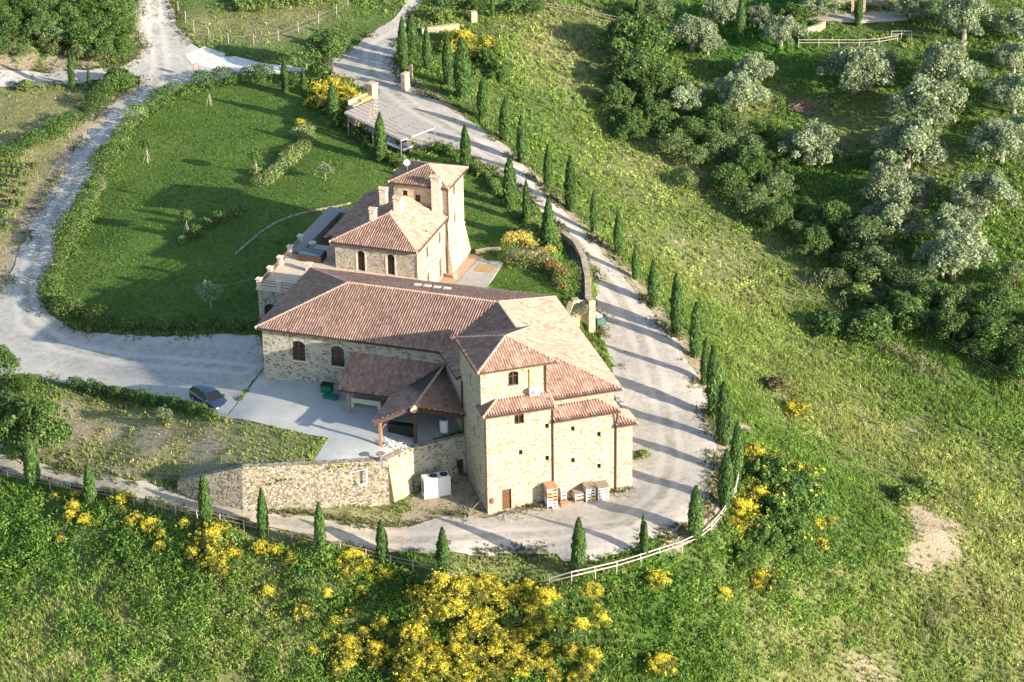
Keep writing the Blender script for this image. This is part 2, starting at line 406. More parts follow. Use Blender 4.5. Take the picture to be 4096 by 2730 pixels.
WP['gl1'] = jitter(Dpoly(GLAWN1, 'U'), amp=.1, seed=6); WP['gl2'] = jitter(Dpoly(GLAWN2, 'U'), amp=.1, seed=7)
BLD = [[T.w(0,0),T.w(13.8,0),T.w(12.6,2),T.w(12.6,21),T.w(6.3,18),T.w(0,13)],
       [L.w(.4,.4),L.w(26,.4),L.w(25,14),L.w(.4,13.8)],
       [V.w(-10,0.4),V.w(0,.4),V.w(0.4,15),V.w(-10,15)], [V.w(-.5,15.6),V.w(2.2,15),V.w(5.2,13.2),V.w(5.2,3),V.w(-.5,3)], [L.w(-4.9,12),L.w(6,12),L.w(6,24),L.w(-4.9,24)]]
def in_any(x, y, keys):
    r = np.zeros(np.shape(x), bool)
    for k in keys: r |= inpoly(x, y, WP[k])
    return r

_xs = np.concatenate([-np.geomspace(1500, 100, 14), np.arange(-96, 92.1, .5), np.geomspace(100, 1500, 14)])
_ys = np.concatenate([-np.geomspace(900, 20, 9), np.linspace(0, 145, 12), np.arange(150, 400.1, .5), np.geomspace(420, 1900, 14)])
GX, GY = np.meshgrid(_xs, _ys); nx, ny = len(_xs), len(_ys)
cx, cy = np.clip(GX, -110, 110), np.clip(GY, 140, 420)
GZ = Z(cx, cy)
hard = in_any(GX, GY, ['loop', 'track', 'yard', 'conc', 'gl1', 'gl2', 'lawn'])
core = hard.copy()
core[1:] &= hard[:-1]; core[:-1] &= hard[1:]; core[:, 1:] &= hard[:, :-1]; core[:, :-1] &= hard[:, 1:]
bump_ = (vnoise(GX, GY, 2.2) - .5) * .22 + (vnoise(GX + 50, GY, 6.0) - .5) * .35
GZ = GZ + np.where(hard, 0, bump_) - np.where(core, .22, 0)
# masks: R bare soil, G lush green, B dry yellow grass
def blob(px, lst, level=None):
    m = np.zeros(GX.shape)
    for u, v, r, a in lst:
        q = G(u, v, level); d = np.hypot((GX - q[0]), (GY - q[1]) * .75); m = np.maximum(m, a * np.clip(1.3 - d / r, 0, 1))
    return m
def nearline(pts, w, level=None):
    q = [G(u, v, level) for u, v in pts]; m = np.full(GX.shape, 1e9)
    for a, b in zip(q, q[1:]):
        dx, dy = b[0] - a[0], b[1] - a[1]; t = np.clip(((GX - a[0]) * dx + (GY - a[1]) * dy) / (dx * dx + dy * dy), 0, 1)
        m = np.minimum(m, np.hypot(GX - a[0] - t * dx, GY - a[1] - t * dy))
    return np.clip(1.25 - m / w, 0, 1)
soil = blob(0, [(2130,1190,2.6,1),(2150,1235,2.8,1),(2110,1280,2.0,.9),(2190,1215,2.4,.7),(1850,245,1.8,.9),(2090,975,2.2,.5),(1990,960,1.8,.4),(1680,130+60,2,.5),
      (150,950,2.6,.75),(170,1000,2.8,.8),(90,1010,2.5,.9),(260,985,3,.6),(350,1010,3.4,.6),(470,1030,3.2,.6),(60,140,2.2,.9),(130,150,2.4,.8),(200,155,2.0,.8),(10,145,2,.9),(310,40,1.6,.8),(312,90,1.6,.8),
      (1620,200,2.0,.5),(2140,640,1.6,.4),(2110,470,1.4,.8),(2235,555,1.2,.8),(1710,980,1.2,.8),(2000,1565,4,.6),(1790,890,1,.6),(1180,1180,2,.8),(1250,1165,2,.8),(1350,1150,2,.8),(1120,1170,2,.8),(1050,1180,3,1.0),(1050,1130,2.5,.9),(980,1150,2.6,.8),(960,1190,2,.9),(1390,700,1.6,.8),(1395,760,1.6,.8),(1385,640,1.4,.8),(1560,560,1.8,.5),(1650,690,1.8,.5)])
soil = np.maximum(soil, .85 * nearline([(940,190),(1000,235),(1110,315),(1180,365),(1240,430),(1300,492),(1370,560),(1430,620),(1480,680),(1530,745),(1580,815),(1610,880),(1635,960),(1655,1050),(1650,1130),(1610,1195),(1540,1235)], 2.0, 'L'))
soil = np.maximum(soil, .8 * nearline([(-10,680),(30,590),(72,492),(135,392),(195,300),(240,248),(300,203)], 1.6))
soil = np.maximum(soil, .7 * nearline([(165,560),(205,470),(240,400),(280,330),(330,275)], 1.6))
soil = np.maximum(soil, .55 * nearline([(0,1025),(100,1045),(300,1085),(480,1125),(700,1170),(900,1195)], 1.0, 'L'))
soil = np.maximum(soil, .5 * nearline([(0,1090),(200,1120),(400,1160),(600,1200),(760,1230),(900,1255)], 1.0, 'L'))
soil = np.maximum(soil, .9 * nearline([(325,0),(328,70),(325,130)], 1.8))
soil = np.maximum(soil, .45 * nearline([(0,430),(60,430),(60,560),(0,600)], 6))
lush = blob(0, [(100,1280,9,.9),(500,1330,9,.7),(750,1420,9,1),(1150,1420,10,.8),(1550,1390,8,.7),(1780,1180,10,.9),(1900,1250,7,.6),(450,80,4,.9),(560,110,4,1),(650,110,5,.7),(1640,1270,5,.7),
      (1900,380,16,.35),(2150,520,16,.35),(1800,200,14,.3),(1350,180,6,.3),(2050,300,14,.3),(1700,60,12,1)])
dry = blob(0, [(120,960,4,1),(200,1000,5,1),(300,970,4,1),(380,1010,5,1),(480,1040,5,1),(580,1030,4,.8),(660,1010,3,.5),(40,400,10,1),(40,470,10,1),(30,560,9,1),(130,300,7,.9),(60,310,9,.8),(200,330,5,.8),(600,60,6,.7),(680,30,6,.7),(280,1000,4,.7),(420,1040,5,.8),(160,960,4,.7),(500,1000,4,.6),(2000,280,5,.5),(1750,230,5,.5),(1900,300,5,.5),(2120,380,5,.4),(720,1190,5,.8),(850,1195,4,.8),(620,1160,3,.7),(1250,1262,3,.5),(1110,1285,5,.5),(60,250,8,.75),(180,260,6,.8),(100,320,7,.45),(40,480,8,.8),(480,60,4,.8),(1300,120,10,.8),(1500,400,12,.45),(1700,640,14,.5),(1900,920,14,.6),(2250,1150,12,.7),(2300,1350,12,.6),(600,1480,12,.5),(150,1460,12,.6),(1900,1480,12,.6),
      (350,1020,7,.8),(560,1030,5,.6),(640,70,5,.5),(700,40,5,.6)])
under = blob(0, [(60,1240,8,1),(160,1260,8,1),(300,1290,9,1),(430,1320,8,1),(560,1330,8,1),(700,1360,9,1),(820,1400,9,1),(760,1450,8,1),(880,1470,8,1),(1000,1440,9,1),(1150,1440,10,1),(1250,1480,8,1),(1320,1420,6,.8),(1480,1370,7,.8),(1600,1340,6,.8),(1780,1150,9,1),(1850,1220,7,.9),(1740,1280,6,.9),(1960,1130,6,.7)])
short = blob(0, [(60,250,9,1.2),(180,260,8,1.2),(100,320,9,1.2),(40,400,9,1.1),(30,520,10,1.2),(150,330,6,1),(480,60,5,1.2),(430,20,5,1.2),(560,60,6,1.2),(640,50,6,1.2),(720,50,6,1.2),(560,110,5,1),(650,105,5,1),(840,60,5,1)])
short = np.maximum(short, blob(0, [(200,960,3,1.2),(280,1000,4,1.2),(380,1000,5,1.2),(470,1040,5,1.2),(560,1020,5,1.2),(660,1010,4,1.2),(100,1000,4,1.2),(420,960,4,1.1),(720,1190,4,1.2),(860,1190,3,1.2),(620,1150,3,1.2),(1000,1150,3,1.2),(1060,1130,3,1.2),(1150,1180,3,1.2),(1300,1160,3,1.2),(1180,1300,4,1),(1050,1300,4,1),(1280,1300,3,1)]))
V_ = np.stack([GX, GY, GZ], -1).reshape(-1, 3)
ii = (np.arange(ny - 1)[:, None] * nx + np.arange(nx - 1)[None]).ravel()
me = mesh_np("ground", V_, np.stack([ii, ii + 1, ii + 1 + nx, ii + nx], 1), np.stack([soil, lush, dry], -1).reshape(-1, 3), True)
SOIL, LUSH, DRY, SHORT, UNDER = soil, lush, dry, short, under
def ground_mat():
    m, nt, b = new_mat("meadow_ground"); g = N(nt); co = g.co()
    s = g.sep(g.attr("Col"))
    n1, n2, n3 = g.noise(co, .18, 5), g.noise(co, 1.2, 6, .7), g.noise(co, 5, 5, .7)
    grass = g.ramp(g.math('ADD', g.math('MULTIPLY', n1, .5), g.math('MULTIPLY', n2, .5)), [(.32, (.04,.08,.018)), (.5, (.09,.145,.034)), (.68, (.17,.20,.07))])
    grass = g.mix(s[1], grass, g.ramp(n2, [(.3, (.03,.08,.015)), (.7, (.085,.18,.03))]))
    grass = g.mix(s[2], grass, g.ramp(n2, [(.3, (.17,.17,.06)), (.52, (.31,.28,.13)), (.75, (.43,.36,.21))]))
    soilc = g.ramp(n3, [(.3, (.28,.22,.15)), (.7, (.48,.40,.29))])
    k = g.ramp(g.math('ADD', s[0], g.math('MULTIPLY', g.math('SUBTRACT', g.noise(co, 1.6, 6, .75), .5), 1.6)), [(.42, 0.0), (.62, 1.0)])
    c = g.mix(k, grass, soilc)
    g.l(c, b.inputs["Base Color"]); b.inputs["Roughness"].default_value = 1
    g.l(g.bump(g.math('ADD', n2, g.math('MULTIPLY', n3, .6)), .5, .7), b.inputs["Normal"]); return m
def gravel_mat(name, lo, hi, weeds=.0, fine=.8, ruts=False):
    m, nt, b = new_mat(name); g = N(nt); co = g.co()
    wh = g.ramp(g.noise(g.co((1,1,1)), 1.7, 8, .85), [(.40,.78),(.50,1.0),(.60,1.12)]); big = g.noise(co, .25, 6, .65); f = g.noise(co, 7, 6, .8); tr = g.noise(g.co((.25, 1.0, 1)), 1.2, 5, .6)
    k = g.math('ADD', g.math('MULTIPLY', big, .35), g.math('ADD', g.math('MULTIPLY', f, .45), g.math('MULTIPLY', tr, .2)))
    c = g.ramp(k, [(.36, lo), (.60, hi)])
    c = g.mix(1, c, wh, 'MULTIPLY')
    if weeds:
        w = g.ramp(g.math('ADD', g.noise(co, .8, 7, .75), 0.0), [(.62, 0.0), (.70, weeds)])
        c = g.mix(w, c, (.20,.20,.09))
    if ruts:
        d = g.sep(g.attr("Col"))[0]; dw = g.math('ADD', d, g.math('MULTIPLY', g.math('SUBTRACT', g.noise(co, .9, 4), .5), .06))
        band = g.ramp(dw, [(0.0, 0.0), (.035, 0.0), (.065, 1.0), (.105, 1.0), (.14, .0), (.30, 0.0), (.42, .7)])
        mid = g.ramp(dw, [(0.0, 1.0), (.03, .9), (.06, 0.0)]); n9 = g.ramp(g.noise(co, .55, 6, .7), [(.45, 0.0), (.6, 1.0)])
        c = g.mix(g.math('MULTIPLY', g.math('MULTIPLY', mid, n9), .6), c, (.27,.25,.15))
        c = g.mix(g.math('MULTIPLY', band, .45), c, tuple(min(1, x * 1.18) for x in hi))
    g.l(c, b.inputs["Base Color"]); b.inputs["Roughness"].default_value = 1
    g.l(g.bump(g.math('ADD', f, g.math('MULTIPLY', tr, .5)), .08, .5), b.inputs["Normal"]); return m
def conc_mat():
    m, nt, b = new_mat("concrete_yard"); g = N(nt); co = g.co()
    c = g.ramp(g.noise(co, .5, 7, .7), [(.3, (.36,.37,.355)), (.7, (.49,.49,.46))])
    st = g.ramp(g.noise(g.co((1, .4, 1)), .9, 5, .7), [(.55, 1.0), (.75, .8)])
    g.l(g.mix(1, c, st, 'MULTIPLY'), b.inputs["Base Color"])
    g.l(g.bump(g.noise(co, 6, 5), .02, .4), b.inputs["Normal"]); return m
def lawn_mat():
    m, nt, b = new_mat("mown_lawn"); g = N(nt); co = g.co()
    n1, n2, n3 = g.noise(co, .12, 4), g.noise(co, .9, 6, .7), g.noise(co, 6, 5, .8)
    k = g.math('ADD', g.math('MULTIPLY', n1, .4), g.math('ADD', g.math('MULTIPLY', n2, .35), g.math('MULTIPLY', n3, .25)))
    c = g.ramp(k, [(.34, (.042,.092,.015)), (.5, (.085,.155,.024)), (.66, (.16,.22,.05))])
    dr = g.ramp(g.noise(co, .35, 5, .6), [(.62, 0.0), (.75, .45)]); c = g.mix(dr, c, (.24,.23,.10))
    g.l(c, b.inputs["Base Color"]); b.inputs["Roughness"].default_value = 1
    g.l(g.bump(g.math('ADD', n2, n3), .18, .7), b.inputs["Normal"]); return m
link_mesh("ground", me, ground_mat(), kind='structure')
def clean(poly):
    o = []
    for p in poly:
        if not o or math.hypot(p[0] - o[-1][0], p[1] - o[-1][1]) > .05: o.append(p)
    return o
def sheet(name, key, lift, mat, level, step=1.0, holes=(), kind='structure', centre=None, **kw):
    poly = clean(WP[key]); vs = [Vector(p[:2]) for p in poly]; n = len(vs)
    edges = [(i, (i + 1) % n) for i in range(n)]
    xs = [p[0] for p in poly]; ys = [p[1] for p in poly]
    X, Y = np.meshgrid(np.arange(min(xs), max(xs), step), np.arange(min(ys), max(ys), step))
    X = X + (np.arange(X.shape[0]) % 2)[:, None] * step / 2
    k = inpoly(X, Y, poly); X, Y = X[k], Y[k]
    near = np.array([np.min((np.array(xs) - x) ** 2 + (np.array(ys) - y) ** 2) for x, y in zip(X, Y)]) > .06
    pts = vs + [Vector((x, y)) for x, y in zip(X[near], Y[near])]
    r = delaunay_2d_cdt(pts, edges, [], 0, 1e-4)
    V2 = np.array([(p.x, p.y) for p in r[0]]); Fc = [f for f in r[2]]
    cen = np.array([V2[list(f)].mean(0) for f in Fc]); ok = inpoly(cen[:, 0], cen[:, 1], poly)
    for h in holes: ok &= ~inpoly(cen[:, 0], cen[:, 1], h)
    Fc = np.array([list(f) for f, q in zip(Fc, ok) if q])
    zz = Z(V2[:, 0], V2[:, 1], level) + lift
    cc_ = None
    if centre:
        q = [G(a, b_, level) for a, b_ in centre]; m = np.full(len(V2), 1e9)
        for a, b_ in zip(q, q[1:]):
            dx, dy = b_[0] - a[0], b_[1] - a[1]; t = np.clip(((V2[:, 0] - a[0]) * dx + (V2[:, 1] - a[1]) * dy) / (dx * dx + dy * dy), 0, 1)
            m = np.minimum(m, np.hypot(V2[:, 0] - a[0] - t * dx, V2[:, 1] - a[1] - t * dy))
        cc_ = np.repeat(np.clip(m / 10, 0, 1)[:, None], 3, 1)
    me = mesh_np(name, np.column_stack([V2, zz]), Fc, cc_, True)
    me2 = me
    o = link_mesh(name, me2, mat, kind=kind, **kw)
    return o
sheet("gravel_road", 'loop', .05, gravel_mat("gravel_road", (.33,.30,.26), (.52,.475,.415), .8, ruts=True), 'L', step=.6, centre=[(945,60),(860,110),(850,170),(960,255),(1060,310),(1140,365),(1200,420),(1250,480),(1310,540),(1370,610),(1420,680),(1465,760),(1500,850),(1530,950),(1545,1050),(1520,1140),(1440,1205),(1300,1225),(1150,1232),(1000,1240),(930,1242)])
sheet("dirt_track", 'track', .055, gravel_mat("dirt_track", (.33,.285,.22), (.54,.47,.375), .8, ruts=True), 'L', step=.6, centre=[(945,1243),(826,1226),(700,1205),(574,1184),(475,1163),(375,1138),(212,1108),(87,1086),(-60,1050)])
sheet("gravel_yard", 'yard', .045, gravel_mat("gravel_yard", (.33,.31,.275), (.52,.49,.44), .35, ruts=True), 'U', step=.7, centre=[(355,-40),(357,60),(370,150),(350,215),(290,270),(240,320),(185,400),(120,500),(80,592),(60,660),(60,740),(150,800),(330,830),(560,850)])
sheet("white_gravel", 'white', .075, gravel_mat("white_gravel", (.56,.54,.50), (.72,.70,.65)), 'U')
sheet("concrete_yard", 'conc', .07, conc_mat(), 'U')
_lm = lawn_mat()
sheet("lawn", 'lawn', .05, _lm, 'U'); sheet("garden_lawn", 'gl1', .05, _lm, 'U'); sheet("garden_lawn", 'gl2', .05, _lm, 'U')

# ------------------------------------------------------------------ roofs
def clip_col(P2, u):
    vs = []
    n = len(P2)
    for i in range(n):
        (a, b), (c, d) = P2[i], P2[(i + 1) % n]
        if abs(c - a) < 1e-9: continue
        t = (u - a) / (c - a)
        if -1e-6 <= t <= 1 + 1e-6: vs.append(b + (d - b) * t)
    return (min(vs), max(vs)) if vs else None
def tile_roof(name, faces, parent, period=.25, th=.14, lap=.42, **kw):
    """faces: list of (polygon points in world, eave point a, eave point b). Builds corrugated clay tiles + a board below."""
    VV, FF, UV = [], [], []; base = 0
    board = MB(); rs = np.random.RandomState(3)
    for pts, ea, eb in faces:
        p = [Vector(q) for q in pts]; ea = Vector(ea); eb = Vector(eb)
        n = (p[1] - p[0]).cross(p[2] - p[0]).normalized()
        if n.z < 0: n = -n
        u = (eb - ea).normalized(); v = n.cross(u).normalized()
        if v.z < 0: v = -v
        P2 = [((q - ea).dot(u), (q - ea).dot(v)) for q in p]
        u0, u1 = min(a for a, b in P2) + 1e-3, max(a for a, b in P2) - 1e-3
        v0, v1 = min(b for a, b in P2), max(b for a, b in P2)
        nc = int((u1 - u0) / (period / 6)) + 2; us = np.linspace(u0, u1, nc)
        rows = []; v_ = math.floor(v0 / lap) * lap
        while v_ < v1 + lap: rows += [v_ + 1e-4, v_ + lap - 1e-4]; v_ += lap
        rows = np.array(rows); R = len(rows)
        lo = np.zeros(nc); hi = np.zeros(nc)
        for i, x in enumerate(us):
            c = clip_col(P2, x) or (0, 0); lo[i], hi[i] = c
        ph = np.mod(us / period, 1.0); tix = np.floor(us / period).astype(int)
        prof = np.where(ph < .6, .105 * np.sin(math.pi * np.clip(ph / .6, 0, 1)), -.035 * np.sin(math.pi * np.clip((ph - .6) / .4, 0, 1)))
        VVv = np.clip(rows[None], lo[:, None], hi[:, None])
        lapz = np.where(np.arange(R) % 2 == 0, .03, 0.0)
        rr = rs.rand(400, 200) * .02
        jz = rr[tix[:, None] % 400, (np.arange(R) // 2)[None] % 200]
        H = prof[:, None] * (1 + 0 * VVv) + lapz[None] + jz + .02
        W = (np.array(ea)[None, None] + us[:, None, None] * np.array(u)[None, None] + VVv[..., None] * np.array(v)[None, None] + H[..., None] * np.array(n)[None, None])
        VV.append(W.reshape(-1, 3))
        i, j = np.meshgrid(np.arange(nc - 1), np.arange(R - 1), indexing='ij')
        q = np.stack([i * R + j, (i + 1) * R + j, (i + 1) * R + j + 1, i * R + j + 1], -1).reshape(-1, 4)
        wv = VVv; keep = ~((wv[:-1, :-1] >= wv[:-1, 1:] - 1e-7) & (wv[1:, :-1] >= wv[1:, 1:] - 1e-7)).reshape(-1)
        q = q[keep]; FF.append(q + base)
        uvu = (us / period + .2)[:, None] + 0 * VVv; uvv = VVv / lap
        jmid = ((j + .5) // 2).reshape(-1)[keep]
        uq = uvu.reshape(-1)[q]; vq = np.floor(rows[(j.reshape(-1)[keep])] / lap + 1e-3)[:, None] + .5 + 0 * uq
        uq = np.floor((us[i.reshape(-1)[keep]] / period) + 1e-3)[:, None] + .5 + 0 * uq
        UV.append(np.stack([uq, vq], -1).reshape(-1, 2)); base += W.shape[0] * W.shape[1]
        dn = -n * th
        board.poly([tuple(q_ + dn * .12) for q_ in p]); board.poly([tuple(q_ + dn) for q_ in reversed(p)])
        for a, b in zip(p, p[1:] + p[:1]): board.poly([tuple(a + dn * .12), tuple(a + dn), tuple(b + dn), tuple(b + dn * .12)])
    off = Vector((0, 0, 0)); par = parent
    while par is not None: off += Vector(par.location); par = par.parent
    VV = np.concatenate(VV) - np.array(off)[None]; FF = np.concatenate(FF)
    me = mesh_np(name, VV, FF); ul = me.uv_layers.new(name="UVMap")
    ul.data.foreach_set("uv", np.concatenate(UV).astype(np.float32).ravel())
    me.polygons.foreach_set("use_smooth", np.ones(len(FF), bool))
    o = link_mesh(name, me, MT['tile'], parent, **kw)
    board.build("roof_board", MT['darkwood'], o)
    return o
def ridges(lines, parent, r=.13):
    for a, b in lines:
        mb = MB(); a, b = Vector(a), Vector(b); n = max(2, int((b - a).length / .4)); prev = None
        for i in range(n):
            p = a.lerp(b, i / n); q = a.lerp(b, (i + 1) / n); mb.tube([p + Vector((0,0,.03)), q + Vector((0,0,.0))], [r, r * .88], 7)
        mb.build("ridge_cap", MT['ridge'], parent)
def gutters(lines, parent, name="gutter", r=.06):
    for l in lines: MB().tube(l, r, 6).build(name, MT['pipe'], parent)

# ------------------------------------------------------------------ walls with real openings
def panel(mb, fr, a, b, zb, top, ops=(), depth=.3):
    """a,b local xy (outside on the right hand of a->b); top = list of (s,z) from a to b; ops: (s, z, w, h, arch)"""
    A = Vector((*fr.w(*a)[:2], 0)); B = Vector((*fr.w(*b)[:2], 0)); d = B - A; Ln = d.length; d.normalize()
    inn = Vector((-d.y, d.x, 0))
    if isinstance(top, (int, float)): top = [(0, top), (Ln, top)]
    zb2 = zb if isinstance(zb, (list, tuple)) else [(0, zb), (Ln, zb)]
    outer = [Vector(p) for p in zb2] + [Vector(p) for p in reversed(top)]
    pts = list(outer); edges = [(i, (i + 1) % len(outer)) for i in range(len(outer))]; loops = []
    for s, z, w, h, arch in ops:
        lp = [(s - w / 2, z), (s + w / 2, z)]
        if arch:
            zr = z + h - arch
            for k in range(9):
                t = math.pi * k / 8; lp.append((s + w / 2 * math.cos(t), zr + arch * math.sin(t)))
        else: lp += [(s + w / 2, z + h), (s - w / 2, z + h)]
        k0 = len(pts); pts += [Vector(q) for q in lp]; edges += [(k0 + i, k0 + (i + 1) % len(lp)) for i in range(len(lp))]; loops.append(lp)
    r = delaunay_2d_cdt(pts, edges, [], 0, 1e-5); opl = [(p.x, p.y) for p in outer]
    W = lambda s, z, k=0: tuple(A + d * s + inn * k + Vector((0, 0, z)))
    base = len(mb.v); mb.v += [W(p.x, p.y) for p in r[0]]
    for f in r[2]:
        c = sum((r[0][i] for i in f), Vector((0, 0))) / len(f)
        if not inpoly(c.x, c.y, opl) or any(inpoly(c.x, c.y, lp) for lp in loops): continue
        mb.f.append(tuple(base + i for i in f))
    out = []
    for (s, z, w, h, arch), lp in zip(ops, loops):
        for p, q in zip(lp, lp[1:] + lp[:1]):
            mb.poly([W(*p), W(*p, depth), W(*q, depth), W(*q)])
        out.append(dict(W=W, s=s, z=z, w=w, h=h, arch=arch, lp=lp, d=d, inn=inn))
    return out
def fill_window(o, parent, kind='shut', depth=.22, name='window'):
    W, s, z, w, h = o['W'], o['s'], o['z'], o['w'], o['h']; lp = o['lp']
    fr = MB(); t = .07
    def bar(s0, s1, z0, z1, k0=depth - .09, k1=depth - .01):
        c = [W(s0,z0,k0),W(s1,z0,k0),W(s1,z0,k1),W(s0,z0,k1),W(s0,z1,k0),W(s1,z1,k0),W(s1,z1,k1),W(s0,z1,k1)]
        b = len(fr.v); fr.v += c
        fr.f += [tuple(b + i for i in q) for q in ((3,2,1,0),(4,5,6,7),(0,1,5,4),(1,2,6,5),(2,3,7,6),(3,0,4,7))]
    if kind == 'vent':
        f = MB(); f.poly([W(*p, depth) for p in lp]); return f.build(name, MT['glass'], parent)
    if kind in ('door', 'brown'):
        fr.poly([W(*p, depth - .05) for p in lp])
        for i in range(1, 5): bar(s - w / 2 + w * i / 5 - .012, s - w / 2 + w * i / 5 + .012, z + .02, z + h * .8, depth - .07, depth - .045)
        return fr.build('door', MT['brown'] if kind == 'brown' else MT['darkwood'], parent)
    bar(s - w / 2, s - w / 2 + t, z, z + h - (o['arch'] or 0)); bar(s + w / 2 - t, s + w / 2, z, z + h - (o['arch'] or 0)); bar(s - t / 2, s + t / 2, z, z + h - .03)
    bar(s - w / 2, s + w / 2, z, z + t); bar(s - w / 2, s + w / 2, z + h * .62, z + h * .62 + t * .7)
    if o['arch']:
        top = lp[2:]
        for a, b in zip(top, top[1:]):
            c = (s, z + h - o['arch']); ia = (a[0] + (c[0] - a[0]) * .14, a[1] + (c[1] - a[1]) * .14); ib = (b[0] + (c[0] - b[0]) * .14, b[1] + (c[1] - b[1]) * .14)
            fr.poly([W(*a, depth - .09), W(*b, depth - .09), W(*ib, depth - .09), W(*ia, depth - .09)])
    wo = fr.build(name, MT['brown'], parent)
    gl = MB(); gl.poly([W(*p, depth) for p in lp]); gl.build('pane', MT['glass'], wo)
    sl = MB(); sl.v, sl.f = [], []
    k0, k1 = -.05, .1; c = [W(s-w/2-.08,z-.1,k0),W(s+w/2+.08,z-.1,k0),W(s+w/2+.08,z-.1,k1),W(s-w/2-.08,z-.1,k1),W(s-w/2-.08,z-.003,k0),W(s+w/2+.08,z-.003,k0),W(s+w/2+.08,z-.003,k1),W(s-w/2-.08,z-.003,k1)]
    sl.v = c; sl.f = [(3,2,1,0),(4,5,6,7),(0,1,5,4),(1,2,6,5),(2,3,7,6),(3,0,4,7)]
    if kind != 'nosill': sl.build('sill', MT['capstone'], wo)
    return wo
# ------------------------------------------------------------------ press house, tower and cellar hall (one building)
m_ = .35
winery = empty("stone_winery", T.w(0, 0, 0), 0, "large pale stone winery with a corner tower, long tiled hall and buttressed lit facade", "winery")
# tower block 1 (front, with door) and the upper tower
wb = MB(); ops = []
ops += panel(wb, T, (0,0), (6.15,0), 0-.5, 9.98, [(1.79,.05,.88,2.1,0),(3.08,8.62,.9,1.25,.2),(5.68,7.72,.34,.5,0),(3.18,5.46,.34,.5,0),(5.66,4.44,.34,.5,0)])
ops2 = panel(wb, T, (6.15,0), (12.15,0), -.5, 8.45, [(8.11-6.15,7.03,.34,.5,0),(10.59-6.15,6.03,.34,.5,0),(8.11-6.15,3.77,.34,.5,0),(10.6-6.15,2.74,.34,.5,0)])
panel(wb, T, (12.15,0), (13.8,0), -.5, 6.95)
panel(wb, T, (13.8,0), (13.8,1.9), -.5, 6.95); panel(wb, T, (12.15,.0), (12.15,.01), 6.95, 8.45)
panel(wb, T, (6.15,1.5), (6.15,0), 8.4, 9.98); panel(wb, T, (12.15,0), (12.15,1.6), 6.9, 8.45)
panel(wb, T, (13.8,1.9), (12.4,1.9), -.5, 6.95)
# left face of lower front block then the tower side with slit windows
lops = panel(wb, T, (0,13.2), (0,0), [(0,-.5),(13.2,-.5)], [(0,9.75),(4.9,9.75),(4.91,13.35),(11.7,13.35),(11.7,9.98),(13.2,9.98)],
   [(13.2-5.9,3.0,.28,1.3,0),(13.2-4.0,5.9,.28,1.1,0),(13.2-2.2,2.9,.28,1.0,0),(13.2-2.6,7.6,.28,1.1,0),(13.2-4.9,10.6,.3,1.1,0),(13.2-.7,1.2,.25,.8,0)])
uops = panel(wb, T, (0.0,1.5), (6.2,1.5), 9.0, 13.4, [(3.05,11.75,.95,1.45,.25)])
panel(wb, T, (6.2,1.5), (6.2,8.2), 8.2, 13.4); panel(wb, T, (6.2,8.2), (0,8.2), 9.0, 13.4); 
# wing behind
panel(wb, T, (6.2,1.55), (12.55,1.55), 8.2, 9.75); panel(wb, T, (12.55,1.55), (12.55,21.0), -.5, 9.7)
W0 = wb.build("press_house_wall", MT['tower'], winery)
for o in ops[:1]: d_ = fill_window(o, winery, 'brown')
for o in (ops[1], uops[0]): fill_window(o, winery)
for o in ops[2:] + ops2 + lops: fill_window(o, winery, 'vent', .25, 'vent_opening')
# hall
hb = MB()
hops = panel(hb, L, (.5,.5), (19.3,.5), 3.9, 9.72, [(3.67,6.75,1.35,2.1,.45),(7.66,6.7,1.35,2.15,.45)])
panel(hb, L, (.5,13.6), (.5,.5), 3.6, 9.72, [(4,6.7,1.3,2.0,.45),(9,6.7,1.3,2.0,.45)])
panel(hb, L, (24.6,13.6), (.5,13.6), 3.9, 9.72)
hb.build("hall_wall", MT['hall'], winery)
for o in hops: fill_window(o, winery)
# main roofs
e_ = 9.9
C1, C2 = Vector(L.w(0,0,e_)), Vector(L.w(.1,14.08,e_)); R1 = Vector(L.w(6.9,7.03,e_ + 7.03 * m_))
J = Vector(T.w(6.35,17.3,12.33)); J2 = Vector(T.w(-.5,13.55,e_)); K = Vector(T.w(13.35,21.5,e_))
FA = Vector(T.w(6.35,8.05,12.33)); FC = Vector(T.w(13.25,1.1,e_)); FL = Vector(T.w(6.25,1.1,e_)); FL2 = Vector(T.w(6.25,8.02,12.31))
LB = Vector(T.w(-.5,7.9,e_)); 
roof = tile_roof("roof", [([C1, J2, J, R1], C1, J2), ([C2, C1, R1], C2, C1), ([K, C2, R1, J], K, C2),
   ([FC, K, J, FA], FC, K), ([FL, FC, FA, FL2], FL, FC), ([J2, LB, FA, J], J2, LB)], winery)
ta = Vector(T.w(3.35,4.78,15.12)); t0, t1, t2, t3 = [Vector(T.w(*q, 13.75)) for q in ((-.42,1.0),(7.08,1.0),(7.1,8.55),(-.42,8.55))]
tile_roof("tower_roof", [([t0,t1,ta],t0,t1), ([t1,t2,ta],t1,t2), ([t2,t3,ta],t2,t3), ([t3,t0,ta],t3,t0)], winery)
z1, z2, z3 = 10.0, 8.5, 7.0
a0, a1, a2, a3 = Vector(T.w(-.4,-.42,z1)), Vector(T.w(6.35,-.42,z1)), Vector(T.w(6.35,1.5,z1+1.92*m_)), Vector(T.w(1.5,1.5,z1+1.92*m_))
a4, a5 = Vector(T.w(-.4,2.1,z1)), Vector(T.w(0,1.9,z1+.14))
b0, b1, b2, b3 = Vector(T.w(6.2,-.42,z2)), Vector(T.w(12.6,-.42,z2)), Vector(T.w(10.85,1.55,z2+1.95*m_)), Vector(T.w(6.2,1.55,z2+1.95*m_))
b4, b5 = Vector(T.w(12.6,1.55,z2)), Vector(T.w(12.6,1.9,z2))
